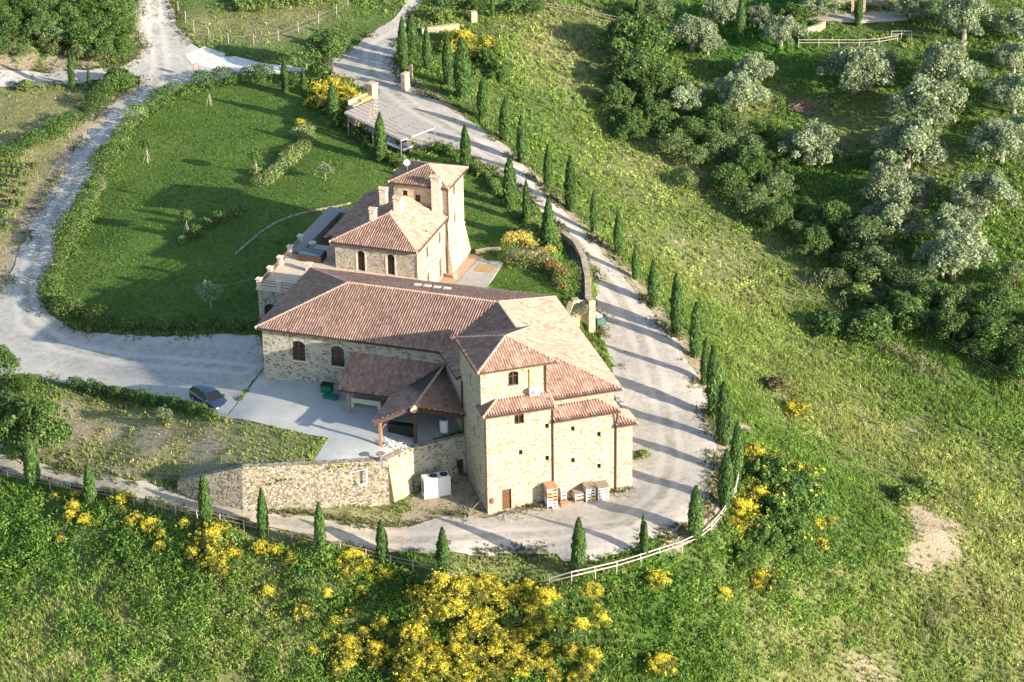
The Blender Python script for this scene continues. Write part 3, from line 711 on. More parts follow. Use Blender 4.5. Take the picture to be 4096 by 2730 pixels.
c0, c1, c2, c3_, c4 = Vector(T.w(12.1,-.42,z3)), Vector(T.w(14.2,-.42,z3)), Vector(T.w(12.12,1.55,z3+.7)), Vector(T.w(14.2,2.3,z3)), Vector(T.w(12.12,2.3,z3+.73))
tile_roof("apron_roof", [([a0,a1,a2,a3],a0,a1), ([a4,a0,a3],a4,a0), ([b0,b1,b2,b3],b0,b1), ([b1,b5,b2],b1,b5), ([c0,c1,c2],c0,c1), ([c1,c3_,c4,c2],c1,c3_)], winery)
ridges([(C1,R1),(C2,R1),(R1,J),(K,J),(J,FA),(FC,FA),(t0,ta),(t1,ta),(t2,ta),(t3,ta),(a0,a3),(b1,b2),(a1,a2),(c1,c2),(a3,a2),(b3,b2)], winery)
gd = Vector((0,0,-.1))
gutters([[C1+gd,J2+gd],[J2+gd,LB+gd],[t0+gd,t1+gd],[t3+gd,t0+gd],[a0+gd,a1+gd],[b0+gd,b1+gd],[c0+gd,c1+gd],[FL+gd,FC+gd],[C2+gd,C1+gd]], winery)
def dpipe(parent, pts, r=.065): return MB().tube(pts, r, 7).build("downpipe", MT['pipe'], parent)
dpipe(winery, [T.w(6.3,-.3,9.9), T.w(6.2,-.09,9.5), T.w(6.2,-.09,0)], .075)
dpipe(winery, [T.w(12.25,-.4,8.4), T.w(12.2,-.09,7.0), T.w(12.18,-.09,0)], .085)
dpipe(winery, [T.w(6.05,1.38,13.5), T.w(6.05,1.38,10.5)], .08)
dpipe(winery, [T.w(-.08,.1,9.9), T.w(-.08,.1,0)], .06)
dpipe(winery, [T.w(-.1,7.6,9.7), T.w(-.1,7.6,0)], .09)
MB().tube([T.w(4.55,1.4,13.2), T.w(4.55,1.4,11.3)], .05, 6).build("conduit", plain("yellow_pipe", (.55,.42,.10), .5), winery)
# roof furniture of the hall: sunken grey roof terrace and four low pale hatches on the rear slope
rt = MB()
def on_back(x, y): return e_ + (14.08 - y) * m_
for (x0, x1, y0, y1) in ((8.6,12.6,9.1,11.5),):
    p = [L.w(x, y, on_back(x, y) + .12) for x, y in ((x0,y0),(x1,y0),(x1+.6,y1-.3),(x0+1.2,y1))]
    q = [L.w(x, y, on_back(x, y) - .05) for x, y in ((x0,y0),(x1,y0),(x1+.6,y1-.3),(x0+1.2,y1))]
    rt.poly(p)
    for i in range(4): rt.poly([q[i], q[(i+1)%4], p[(i+1)%4], p[i]])
rt.build("roof_terrace", MT['concrete'], winery)
for i in range(4):
    x = 12.5 + i * 1.0; h = MB(); zz = on_back(x, 10.2)
    h.box(L, x, x + .72, 9.8, 10.5, zz - .3, zz + .28); h.build("skylight", MT['plaster'], winery)
MB().tube([T.w(8.2,12.1,11.3), T.w(8.2,12.1,12.5)], .08, 8).build("vent_pipe", MT['white'], winery)

# ------------------------------------------------------------------ covered unloading bay (timber posts, tiled canopy)
can = empty("tiled_canopy", L.w(16, -4, 4.3), 0, "dark shaded timber canopy with tiled gable roof over the concrete yard beside the tower", "canopy")
q0, q1, q2, q3 = Vector(L.w(10.0,-4.25,6.82)), Vector(L.w(15.2,-4.25,6.82)), Vector(L.w(18.95,.46,8.4)), Vector(L.w(9.6,.46,8.4))
g0, gA, gT = Vector(L.w(15.65,-10.05,7.2)), Vector(L.w(18.85,-7.75,8.1)), Vector(L.w(18.95,.4,8.42))
gR = Vector(T.w(-.12,6.7,6.62)); gR2 = Vector(T.w(-.12,13.2,7.9))
gv = Vector(L.w(15.25,-4.2,6.95))
tile_roof("canopy_roof", [([q0,q1,q2,q3],q0,q1), ([gv,g0,gA,gT],gv,g0), ([gA,gR,gR2,gT],gA,gA+(gR-gA)*.0+Vector(L.w(18.85,0,8.1))-gA)], can)
ridges([(gA,gT)], can)
MB().tube([gA+Vector((-.05,-.12,-.05)), gA+Vector((.02,-.35,-.12))],[.34,.36],9).build("ridge_end_tile", MT['ridge'], can)
gutters([[q0+gd,q1+gd]], can)
bm_ = MB(); bm_.beam(g0+Vector((.1,.15,-.2)), gA+Vector((0,.15,-.25)), .18, .26); bm_.beam(gA+Vector((0,.15,-.25)), gR+Vector((-.2,.1,-.25)), .18, .26)
bm_.beam(q0+Vector((.2,.3,-.15)), q1+Vector((0,.3,-.15)), .2, .26); bm_.beam(gT+Vector((0,0,-.3)), gA+Vector((0,.1,-.3)), .2, .26); bm_.build("beam", MT['darkwood'], can)
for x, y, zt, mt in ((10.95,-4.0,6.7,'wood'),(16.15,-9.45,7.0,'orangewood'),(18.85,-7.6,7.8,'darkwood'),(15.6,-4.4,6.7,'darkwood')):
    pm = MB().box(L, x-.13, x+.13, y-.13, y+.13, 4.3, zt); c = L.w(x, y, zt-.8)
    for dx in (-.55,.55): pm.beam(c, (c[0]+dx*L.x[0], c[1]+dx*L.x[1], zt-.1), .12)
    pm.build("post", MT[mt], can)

# ------------------------------------------------------------------ villa with square tower
villa = empty("stone_villa", V.w(-4.5, 6, 4.5), 0, "stone villa with hipped terracotta roof, arched doors and a square tower behind the winery", "villa")
ve = 11.0
vb = MB()
vf = panel(vb, V, (-8.98,.45), (-.3,.45), 3.9, 10.85, [(8.98-6.18,8.02,.82,2.25,.4),(8.98-2.96,8.02,.82,2.25,.4)])
pl = MB()
vr = panel(pl, V, (-.3,.45), (-.3,9.4), 3.9, 10.85, [(7.55-.45,4.9,.7,2.15,.2),(7.55-.45,8.75,.6,1.3,.2),(3.9-.45,8.75,.6,1.25,.2),(3.95-.45,5.9,.6,1.1,.2)])
panel(vb, V, (-8.98,1.7), (-8.98,.45), 3.9, 10.85); panel(vb, V, (-10.2,13.4), (-10.2,1.9), 3.9, 10.3); panel(vb, V, (-10.2,1.9), (-8.98,1.9), 3.9, 10.4)
panel(vb, V, (-5.8,15.2), (-9.6,15.2), 3.9, 10.4); panel(vb, V, (-9.6,15.2), (-10.2,13.4), 3.9, 10.3)
vb.build("front_wall", MT['villa'], villa); pl.build("side_wall", MT['tower'], villa)
for o in vf: 
    w_ = fill_window(o, villa, 'nosill', name='arched_door')
    s_ = MB()
    for sg in (-1, 1):
        x = o['s'] + sg * (o['w'] / 2 + .09); W = o['W']
        c = [W(x-.08,o['z'],-.03),W(x+.08,o['z'],-.03),W(x+.08,o['z'],.02),W(x-.08,o['z'],.02)]; t = [(p[0],p[1],p[2]+o['h']-.3) for p in c]
        b = len(s_.v); s_.v += c + t; s_.f += [tuple(b+i for i in q) for q in ((0,1,5,4),(1,2,6,5),(2,3,7,6),(3,0,4,7),(4,5,6,7))]
    s_.build("jamb", MT['capstone'], w_)
fill_window(vr[0], villa, 'door')
for o in vr[1:]: fill_window(o, villa)
tb = MB()
tf = panel(tb, V, (-5.85,9.3), (0.0,9.3), 9.5, 14.25, [(1.2,12.4,.55,1.0,0),(2.6,12.0,.55,1.1,0)])
tr = panel(tb, V, (0,9.3), (0,14.2), 8.3, 14.25, [(11.4-9.3,12.6,.55,1.25,.15),(11.4-9.3,9.5,.5,1.15,.15)])
panel(tb, V, (0,14.2), (-5.85,14.2), 8, 14.25); panel(tb, V, (-5.85,14.2), (-5.85,9.3), 8, 14.25)
tb.build("tower_wall", MT['tower'], villa)
bt = MB()   # battered base
lo = [(.55,9.0),(.55,15.0),(-5,15.0),(-5,9.0)]; hi = [(0,9.3),(0,14.2),(-5,14.2),(-5,9.3)]
for i in range(4): bt.poly([V.w(*lo[i],4.0), V.w(*lo[(i+1)%4],4.0), V.w(*hi[(i+1)%4],8.3), V.w(*hi[i],8.3)])
bt.build("tower_base", MT['tower'], villa)
MB().box(V, -.02, .09, 9.25, 14.28, 8.24, 8.4).build("string_course", MT['ridge'], villa)
for o in tf + tr: fill_window(o, villa)
v0, v1 = Vector(V.w(-9.4,0,ve)), Vector(V.w(.1,0,ve)); vm = .365
vA, vB = Vector(V.w(-4.66,4.75,ve+4.75*vm)), Vector(V.w(-4.66,9.35,ve+4.75*vm))
v2 = Vector(V.w(.1,9.35,ve)); vC = Vector(V.w(-4.66,12.6,ve+4.75*vm))
l1, l2, l3, l4 = Vector(V.w(-9.4,1.75,ve)), Vector(V.w(-10.65,1.75,ve-1.25*vm)), Vector(V.w(-10.65,13.6,ve-1.25*vm)), Vector(V.w(-8.6,16.3,ve-.1))
tile_roof("roof", [([v0,v1,vA],v0,v1), ([v1,v2,vB,vA],v1,v2), ([vC,v0,l1],v0,l1), ([l2,l3,vC,l1],l2,l3), ([vA,v0,vC],v0,l1), ([l3,l4,vC],l3,l4)], villa)
w0, w1, w2, w3 = [Vector(V.w(*q, 14.3)) for q in ((-6.3,8.88),(.35,8.88),(.35,14.85),(-6.3,14.85))]; wA = Vector(V.w(-2.98,11.85,15.5))
tile_roof("tower_roof", [([w0,w1,wA],w0,w1),([w1,w2,wA],w1,w2),([w2,w3,wA],w2,w3),([w3,w0,wA],w3,w0)], villa)
ridges([(v0,vA),(v1,vA),(vA,vB),(w0,wA),(w1,wA),(w2,wA),(w3,wA),(l3,vC)], villa, .12)
gutters([[v0+gd,v1+gd],[v1+gd,v2+gd],[w0+gd,w1+gd],[w1+gd,w2+gd],[l2+gd,l3+gd]], villa)
dpipe(villa, [V.w(.02,.5,10.8), V.w(-.18,.45,10.5), V.w(-.18,.45,5)]); dpipe(villa, [V.w(.1,9.2,10.8), V.w(-.1,9.1,10.3), V.w(-.1,9.1,4.4)], .08)
dpipe(villa, [V.w(.1,9.2,14.2), V.w(.1,9.2,11)], .07)
def chimney(x, y, z0, z1, w=.6, d=.6, fr=V, par=villa):
    c = MB().box(fr, x-w/2, x+w/2, y-d/2, y+d/2, z0, z1-.42); c.box(fr, x-w/2-.06, x+w/2+.06, y-d/2-.06, y+d/2+.06, z1-.42, z1-.34)
    for sx in (-1, 1):
        for sy in (-1, 1): c.box(fr, x+sx*(w/2-.07)-.06, x+sx*(w/2-.07)+.06, y+sy*(d/2-.07)-.06, y+sy*(d/2-.07)+.06, z1-.34, z1-.08)
    o = c.build("chimney", MT['plaster'], par)
    t = MB(); p = [fr.w(x+a, y+b, z1-.09) for a, b in ((-w/2-.1,-d/2-.1),(w/2+.1,-d/2-.1),(w/2+.1,d/2+.1),(-w/2-.1,d/2+.1))]; r0, r1 = fr.w(x-w/2-.1,y,z1+.12), fr.w(x+w/2+.1,y,z1+.12)
    t.poly([p[0],p[1],r1,r0]); t.poly([p[2],p[3],r0,r1]); t.poly([p[1],p[2],r1]); t.poly([p[3],p[0],r0]); t.poly(p[::-1])
    t.build("chimney_cap", MT['ridge'], o); return o
chimney(-6.0,3.75,11.6,13.6); chimney(-6.45,7.9,11.6,14.1,.75,.55); chimney(-4.0,5.7,12.2,14.3,.8,.7)
chimney(-1.05,9.0,10.6,15.6,.95,.55)
MB().tube([V.w(-.55,4.4,11.0), V.w(-.55,4.4,11.6)], .07, 7).build("vent_pipe", MT['pipe'], villa)
an = MB(); an.tube([V.w(-4.9,10.9,14.6), V.w(-4.9,10.9,16.3)], .045, 6); an.build("antenna_mast", MT['steel'], villa)
ds = MB(); c = Vector(V.w(-4.9,10.9,15.9)); 
ring = [c + Vector((math.cos(a)*.36, -.12 + .0*a, math.sin(a)*.36)) for a in [2*math.pi*i/14 for i in range(14)]]
for a, b in zip(ring, ring[1:]+ring[:1]): ds.poly([tuple(a), tuple(b), tuple(c + Vector((0,.05,0)))])
ds.build("satellite_dish", MT['white'], villa)

# terrace of the villa: raised platform, parapet with piers
ter = empty("stone_terrace", L.w(-2, 17, 4.5), 0, "raised sunlit terrace with pier and rail parapet between the lawn and the hall roof", "terrace")
tm = MB()
to = panel(tm, L, (-4.9,12), (3,12), 3.6, 7.85, [(1.3,4.3,1.5,2.1,.7)])
panel(tm, L, (-4.9,23.4), (-4.9,12), 3.6, 7.85); panel(tm, L, (3,12), (3,13.6), 3.6, 7.85); panel(tm, L, (9.5,23.4), (-4.9,23.4), 3.6, 7.85)
tm.build("terrace_wall", MT['hall'], ter); fill_window(to[0], ter, 'vent', .3, 'archway')
dk = MB().box(L, -5.05, 10, 11.85, 23.5, 7.85, 8.0); dk.build("deck", plain("terrace_tiles", (.62,.50,.38), .9, var=.12), ter)
piers = [(-4.75,12.15),(-2.6,12.15),(-4.75,15.0),(-4.75,17.6),(-4.75,20.3),(-4.75,23.1)]
for i, (x, y) in enumerate(piers):
    p = MB().box(L, x-.22, x+.22, y-.22, y+.22, 8.0, 8.95); p.box(L, x-.3, x+.3, y-.3, y+.3, 8.95, 9.05); p.build("pier", MT['plaster'], ter)
rl = MB()
for (a, b) in zip([(-4.75,12.15),(-4.75,15.0),(-4.75,17.6),(-4.75,20.3)], [(-4.75,15.0),(-4.75,17.6),(-4.75,20.3),(-4.75,23.1)]):
    for z in (8.25,8.5,8.75): rl.beam(L.w(*a,z), L.w(*b,z), .05, .07)
for (a, b) in (((-4.75,12.15),(-2.6,12.15)),((-2.6,12.15),(1.2,12.15))):
    for z in (8.3,8.6,8.85): rl.beam(L.w(*a,z), L.w(*b,z), .05, .06)
rl.build("railing", plain("rust_rail", (.24,.13,.08), .7), ter)
hc = MB().box(L, -1.75,-1.25,17.0,17.5,8.0,8.75); hc.box(L,-1.85,-1.15,16.9,17.6,8.75,8.85); tag(hc.build("flue", MT['plaster']), "small white masonry flue at the top corner of the hall roof by the terrace", "flue")
# sunken court wall left of the villa
cw = empty("court_wall", V.w(-14.5, 8, 6), 0, "long sloping stone wall with flat coping left of the villa roof", "wall")
w = MB(); w.box(V, -14.9, -14.1, 2.4, 13.6, 3.8, 8.2); w.box(V, -14.1, -10.3, 13.0, 13.6, 3.8, 8.2); w.build("masonry", MT['hall'], cw)
w = MB(); w.box(V, -15.1, -13.5, 2.3, 13.8, 8.2, 8.42); w.box(V, -13.5, -10.4, 12.8, 13.8, 8.2, 8.42); w.build("coping", plain("grey_coping", (.33,.30,.27), .9), cw)
# garden furniture on the shaded part of the terrace
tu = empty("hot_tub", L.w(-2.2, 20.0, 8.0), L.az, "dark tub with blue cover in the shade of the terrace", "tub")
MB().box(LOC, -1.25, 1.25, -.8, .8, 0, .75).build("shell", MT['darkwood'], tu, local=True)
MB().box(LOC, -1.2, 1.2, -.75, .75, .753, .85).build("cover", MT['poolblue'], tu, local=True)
ur = empty("stone_urn", L.w(-2.9, 21.9, 8.0), 0, "pale stone urn behind the covered tub on the terrace", "urn")
MB().tube([(0,0,0),(0,0,.12),(0,0,.5),(0,0,.75),(0,0,.95),(0,0,1.0)], [.22,.12,.16,.34,.42,.36], 12).build("bowl", MT['capstone'], ur, local=True)

# patio and terracotta strip by the villa's lit side
def flat(name, fr, pts, zf, mat, **k):
    mb = MB(); top = [fr.w(x, y, zf) for x, y in pts]; bot = [fr.w(x, y, zf - .4) for x, y in pts]; mb.poly(top)
    for i in range(len(pts)): j = (i + 1) % len(pts); mb.poly([bot[i], bot[j], top[j], top[i]])
    return mb.build(name, mat, **k)
flat("patio", V, [(1.9,14.6),(4.6,13.1),(4.9,6.4),(5.0,3.2),(.9,3.2),(1.6,8)], 4.72, gravel_mat("grey_paving", (.30,.30,.29), (.44,.43,.40)), kind='structure')
flat("brick_path", V, [(.0,15.6),(1.85,14.7),(1.55,8),(.85,3.2),(-.5,3.2),(-.5,15)], 4.70, gravel_mat("terracotta_paving", (.42,.26,.17), (.56,.38,.26)), kind='structure')
rg = empty("door_mat", V.w(3.3,11.3,4.73), V.az, "ochre stained rectangle of matting on the grey patio", "mat")
MB().box(LOC, -1.0, 1.0, -1.0, 1.0, 0, .02).build("matting", plain("ochre_mat", (.42,.29,.15), .95, var=.2), rg, local=True)

# ------------------------------------------------------------------ retaining walls
rw = empty("retaining_wall", (-15, 207, 2), 0, "tall battered boulder wall below the concrete yard, patched with dark stain", "wall")
def battered(mb, line, ztop, zbot, out, thick=.7):
    """wall along line; outside to the right-hand side of the walk direction"""
    n = len(line); nr = []
    for i in range(n):
        a = Vector(line[max(i-1,0)][:2]); b = Vector(line[min(i+1,n-1)][:2]); d = (b-a).normalized(); nr.append(Vector((d.y,-d.x)))
    T_ = [Vector((*line[i][:2], ztop[i])) for i in range(n)]
    O = [Vector((line[i][0]+nr[i].x*out[i], line[i][1]+nr[i].y*out[i], zbot[i]-.4)) for i in range(n)]
    I = [Vector((line[i][0]-nr[i].x*thick, line[i][1]-nr[i].y*thick, ztop[i])) for i in range(n)]
    IB = [Vector((*I[i].xy, zbot[i]-.4)) for i in range(n)]
    for i in range(n-1):
        S = 6
        for k in range(S):
            s0, s1 = k/S, (k+1)/S
            mb.poly([O[i].lerp(T_[i],s0), O[i+1].lerp(T_[i+1],s0), O[i+1].lerp(T_[i+1],s1), O[i].lerp(T_[i],s1)])
        mb.poly([T_[i], T_[i+1], I[i+1], I[i]]); mb.poly([I[i], I[i+1], IB[i+1], IB[i]])
    mb.poly([O[0],T_[0],I[0],IB[0]]); mb.poly([T_[-1],O[-1],IB[-1],I[-1]])
    return mb
wl = WALL_LINE
battered(MB(), wl[:5], [1.45,2.9,4.35,4.36,4.4], [1.0,.5,.35,.15,0], [.2,.5,.9,1.0,.9]).build("boulder_face", MT['retain'], rw)
battered(MB(), [wl[4], T.w(-5.6,6.15)], [4.4,4.4], [0,0], [.75,.35]).build("lit_face", MT['garden'], rw)
hw = MB(); ho = panel(hw, T, (-5.62,6.15), (-.02,7.0), -.5, 4.38, [(5.05,.02,.72,2.0,0)])
hw.poly([T.w(-5.62,6.15,4.38), T.w(-.02,7.0,4.38), T.w(-.02,7.5,4.38), T.w(-5.62,6.8,4.38)])
hw.build("recess_face", MT['hall'], rw); fill_window(ho[0], rw, 'door')
gw = empty("garden_wall", (*GW[1], 0.0), 0, "sunlit tan stone wall holding up the villa garden beside the gravel road", "wall")
gz = [1.0,1.0,1.5,2.1,2.6,3.1]; gt = [4.7,4.7,4.75,4.75,4.7,4.6]
battered(MB(), [T.w(12.7,20.4)] + GW, [4.7]+gt, [.9]+gz, [.1,.15,.2,.3,.3,.25,.2], .6).build("masonry", MT['garden'], gw)
for i, (q, zt) in enumerate(((GW[1],4.85),(GW[0],4.85))):
    MB().box(Frame(q, 20), -.35,.35,-.35,.35,.4,zt).build("pier", MT['garden'], gw)
# ------------------------------------------------------------------ foliage builders
def quads(c, n_, sz, rs, asp=1.6, tilt=.7, up=None):
    """rhombic leaves at centres c with rough normals n_"""
    k = len(c); n = n_ + rs.randn(k, 3) * tilt; n /= np.linalg.norm(n, axis=1)[:, None] + 1e-9
    t = rs.randn(k, 3) if up is None else np.array(up)[None] + rs.randn(k, 3) * .25
    t = t - (t * n).sum(1)[:, None] * n; t /= np.linalg.norm(t, axis=1)[:, None] + 1e-9
    b = np.cross(n, t); s = (sz * (.6 + .8 * rs.rand(k)))[:, None]
    V_ = np.stack([c - t * s * asp / 2, c + b * s * .5, c + t * s * asp / 2, c - b * s * .5], 1).reshape(-1, 3)
    return V_, np.arange(4 * k).reshape(k, 4)
def pick(pal, idx, rs, var=.18):
    c = np.array(pal)[idx]; return np.clip(c * (1 + var * (rs.rand(len(idx), 1) * 2 - 1)) + 0 * c, 0, 1)
def cloud(clumps, n, sz, pal, seed, tilt=.7, asp=1.5, shell=.72, top=None, topfrac=.6, hemi=-.35, clv=.22):
    """clumps: (x,y,z,rx,rz). leaves sit on lumpy shells; 'top' palette used on sun-open parts (flowers)"""
    rs = np.random.RandomState(seed); C = np.array(clumps, float); w = C[:, 3] ** 2; w /= w.sum()
    k = rs.choice(len(C), n, p=w); d = rs.randn(n, 3); d /= np.linalg.norm(d, axis=1)[:, None]
    lowm = d[:, 2] < hemi; d[lowm, 2] *= -1
    r = shell + (1.12 - shell) * rs.rand(n) ** .8
    pos = C[k, :3] + d * r[:, None] * np.stack([C[k, 3], C[k, 3], C[k, 4]], 1)
    V_, Q = quads(pos, d, np.full(n, sz), rs, asp, tilt)
    tone = 1 + clv * (rs.rand(len(C)) * 2 - 1)
    idx = (rs.rand(n) * len(pal)).astype(int); c = pick(pal, idx, rs) * tone[k][:, None]
    if top is not None:
        lump = vnoise(pos[:, 0] * 3 + seed, pos[:, 1] * 3 + pos[:, 2] * 2, .5) * .6 + vnoise(pos[:, 0] * 2 + seed * 3, pos[:, 1] * 2 - pos[:, 2], 1.3) * .6
        score = d[:, 2] * .45 + lump * 1.5 + (pos[:, 2] - pos[:, 2].min()) / (np.ptp(pos[:, 2]) + .01) * .35
        th = np.quantile(score, 1 - topfrac); m = (score > th) & (rs.rand(n) < .88)
        c[m] = pick(top, (rs.rand(m.sum()) * len(top)).astype(int), rs, .12)
    return V_, Q, np.repeat(np.clip(c, 0, 1), 4, 0)
def leafmesh(name, parts):
    V_ = np.concatenate([p[0] for p in parts]); c = np.concatenate([p[2] for p in parts]); Q = []; b = 0
    for p in parts: Q.append(p[1] + b); b += len(p[0])
    return mesh_np(name, V_, np.concatenate(Q), c)
def trunkmesh(name, h, r, limbs, seed, lean=.1):
    rs = random.Random(seed); mb = MB(); tip = (rs.uniform(-lean, lean), rs.uniform(-lean, lean), h)
    mb.tube([(0,0,-.5),(0,0,.05),(tip[0]*.5,tip[1]*.5,h*.5),tip], [r*1.35,r*1.15,r*.9,r*.75], 7)
    for (x, y, z) in limbs:
        m = (tip[0]*.4 + x*.45, tip[1]*.4 + y*.45, h + (z-h)*.55); mb.tube([tip, m, (x, y, z)], [r*.6, r*.4, r*.15], 5)
    me = bpy.data.meshes.new(name); me.from_pydata(mb.v, [], mb.f); me.update(); return me
def copy_tree(o, parent=None):
    c = o.copy(); COL.objects.link(c); c.parent = parent
    for ch in list(o.children): copy_tree(ch, c)
    return c
class Kind:
    """a plant kind: a few variants of crown + trunk; instances are real copies with their own empty"""
    def __init__(s, name, cat, variants, bark='bark', mat='leaf', stem='trunk', leafname='crown'):
        s.name, s.cat, s.mat = name, cat, mat; s.var = []; s.leafname = leafname; s.stem = stem
        for (lm, tm) in variants:
            lm.materials.append(MT[mat]); 
            if tm is not None: tm.materials.append(MT[bark])
            s.var.append((lm, tm))
    def put(s, loc, sc, seed, label, group=None, szz=None, rz=None):
        rs = random.Random(seed); lm, tm = s.var[seed % len(s.var)]
        r = empty(s.name, loc, rs.uniform(0, 6.28) if rz is None else rz, label, s.cat, group)
        r.scale = (sc, sc, szz or sc)
        a = bpy.data.objects.new(s.leafname, lm); COL.objects.link(a); a.parent = r
        if tm is not None: b = bpy.data.objects.new(s.stem, tm); COL.objects.link(b); b.parent = r
        return r
# cypress: spindle of upright sprays, unit = 1 m tall, scaled
def cyp(seed, R, twin=False):
    rs = np.random.RandomState(seed); parts = []
    for (ox, oy, hh, rr) in ([(0,0,1,R)] if not twin else [(-.035,0,1,R*.8),(.05,.02,.86,R*.7)]):
        n = 2600 if not twin else 1700; rr = rr * 1.1
        t = rs.rand(n) ** .9; a = rs.rand(n) * 6.283
        prof = np.minimum(1, .62 + .38 * np.clip(t / .3, 0, 1)) * np.minimum(1, (t / .03) ** .5) * np.clip(1 - ((t - .42) / .60).clip(0) ** 1.9, 0.02, 1)
        lump = .80 + .36 * vnoise(a * 1.1 + seed, t * 11 + seed, 1.0)
        r = rr * prof * lump * (.80 + .22 * rs.rand(n))
        pos = np.stack([ox + r * np.cos(a), oy + r * np.sin(a), t * hh * .985 + .012], 1)
        nn = np.stack([np.cos(a), np.sin(a), .25 + 0 * a], 1)
        V_, Q = quads(pos, nn, np.full(n, .024), rs, 2.8, .45, up=(0, 0, 1))
        pal = [(.055,.115,.026),(.075,.155,.034),(.036,.080,.022),(.11,.195,.042),(.058,.10,.034)]
        tone = .8 + .5 * vnoise(a * 2 + 9, t * 16, 1.0)
        c = pick(pal, (rs.rand(n) * 5).astype(int), rs) * tone[:, None]; parts.append((V_, Q, np.repeat(c, 4, 0)))
    tm = MB().tube([(0,0,-.08),(0,0,.05),(0,0,.5),(0,0,.92)], [.022,.018,.012,.003], 6)
    me = bpy.data.meshes.new("trunk"); me.from_pydata(tm.v, [], tm.f); me.update()
    return leafmesh("cypress_crown", parts), me
CY = Kind("cypress", "cypress", [cyp(1,.095), cyp(2,.085), cyp(3,.105), cyp(4,.09), cyp(5,.10)], mat='dense')
CYT = Kind("cypress", "cypress", [cyp(11,.10,True), cyp(12,.11,True)], mat='dense')
def lumps(rs, n, R, H, z0, r, flat=.75, inner=.25):
    out = []
    for i in range(n):
        a = rs.uniform(0, 6.283); q = math.sqrt(rs.uniform(inner, 1)) ; ph = rs.uniform(-.6, 1)
        x, y = math.cos(a) * q * (R - r * .6), math.sin(a) * q * (R - r * .6)
        z = z0 + H * .5 + ph * H * .5 * math.sqrt(max(.05, 1 - q * q * .8)); rr = r * rs.uniform(.65, 1.25)
        out.append((x, y, z, rr, rr * flat))
    out.append((0, 0, z0 + H * .5, R * .5, H * .42)); return out
def dome(rs, n, R, H, r):
    out = [(0, 0, H * .38, R * .72, H * .55)]
    for i in range(n):
        a = 2.4 * i + rs.uniform(-.4, .4); el = rs.uniform(0.0, 1.45); q = math.cos(el) * R * .78
        rr = r * rs.uniform(.7, 1.2); out.append((math.cos(a) * q, math.sin(a) * q, .12 + H * .68 * math.sin(el), rr, rr * .9))
    return out
def wild(rs, n, R, H, z0, r):
    """ragged crown: a body of lumps plus small protruding sprays"""
    out = []
    for i in range(n):
        a = rs.uniform(0, 6.283); el = rs.uniform(-.25, 1.4); k = rs.uniform(.45, .92)
        rr = r * rs.uniform(.5, 1.15) * (1.25 - .45 * k); q = math.cos(el) * R * k
        out.append((math.cos(a) * q, math.sin(a) * q, z0 + H * .36 + H * .6 * math.sin(el) * k, rr, rr * rs.uniform(.8, 1.15)))
    for i in range(n // 2):
        a = rs.uniform(0, 6.283); el = rs.uniform(-.1, 1.3); q = math.cos(el) * R; rr = r * rs.uniform(.25, .42)
        out.append((math.cos(a) * q, math.sin(a) * q, z0 + H * .36 + H * .66 * math.sin(el), rr, rr * 1.3))
    return out
OLP = [(.24,.29,.16),(.31,.36,.22),(.17,.22,.11),(.38,.42,.28),(.25,.34,.15)]
def olive(seed):
    rs = random.Random(seed); c = wild(rs, 26, 3.3, 4.2, .5, 1.25); 
    limbs = [(rs.uniform(-1.6,1.6), rs.uniform(-1.6,1.6), rs.uniform(2.2,3.4)) for _ in range(5)]
    return leafmesh("olive_crown", [cloud(c, 8200, .17, OLP, seed, asp=1.9, tilt=.9)]), trunkmesh("olive_trunk", 1.2, .28, limbs, seed)
OL = Kind("olive_tree", "olive tree", [olive(21+i) for i in range(5)], bark='palebark')
DKP = [(.085,.165,.042),(.12,.22,.055),(.062,.12,.036),(.17,.26,.07),(.12,.155,.052)]
MDP = [(.085,.17,.036),(.12,.215,.045),(.062,.125,.03),(.165,.25,.065),(.10,.16,.045)]
YGP = [(.17,.26,.055),(.23,.32,.075),(.125,.20,.045),(.29,.35,.12),(.20,.23,.08)]
BRP = [(.16,.13,.06),(.22,.17,.08),(.12,.12,.05),(.26,.22,.10),(.10,.13,.04)]
GYP = [(.16,.22,.08),(.21,.27,.11),(.12,.175,.06),(.26,.31,.14),(.14,.23,.065)]
def broad(seed, pal, R=3.6, H=4.2, z0=.2, n=22, r=1.05, leaves=7600, sz=.18, tr=.22):
    rs = random.Random(seed); limbs = [(rs.uniform(-R*.5,R*.5), rs.uniform(-R*.5,R*.5), z0+H*rs.uniform(.4,.8)) for _ in range(5)]
    return leafmesh("crown", [cloud(wild(rs, n + 4, R * .95, H, z0, r * 1.2), leaves, sz, pal, seed)]), trunkmesh("trunk", z0+H*.3, tr, limbs, seed)
OAK = Kind("oak_tree", "tree", [broad(31+i, DKP) for i in range(4)])
MID = Kind("leafy_tree", "tree", [broad(41+i, MDP) for i in range(4)])
GRY = Kind("scrub_tree", "tree", [broad(51+i, GYP, leaves=4200) for i in range(3)])
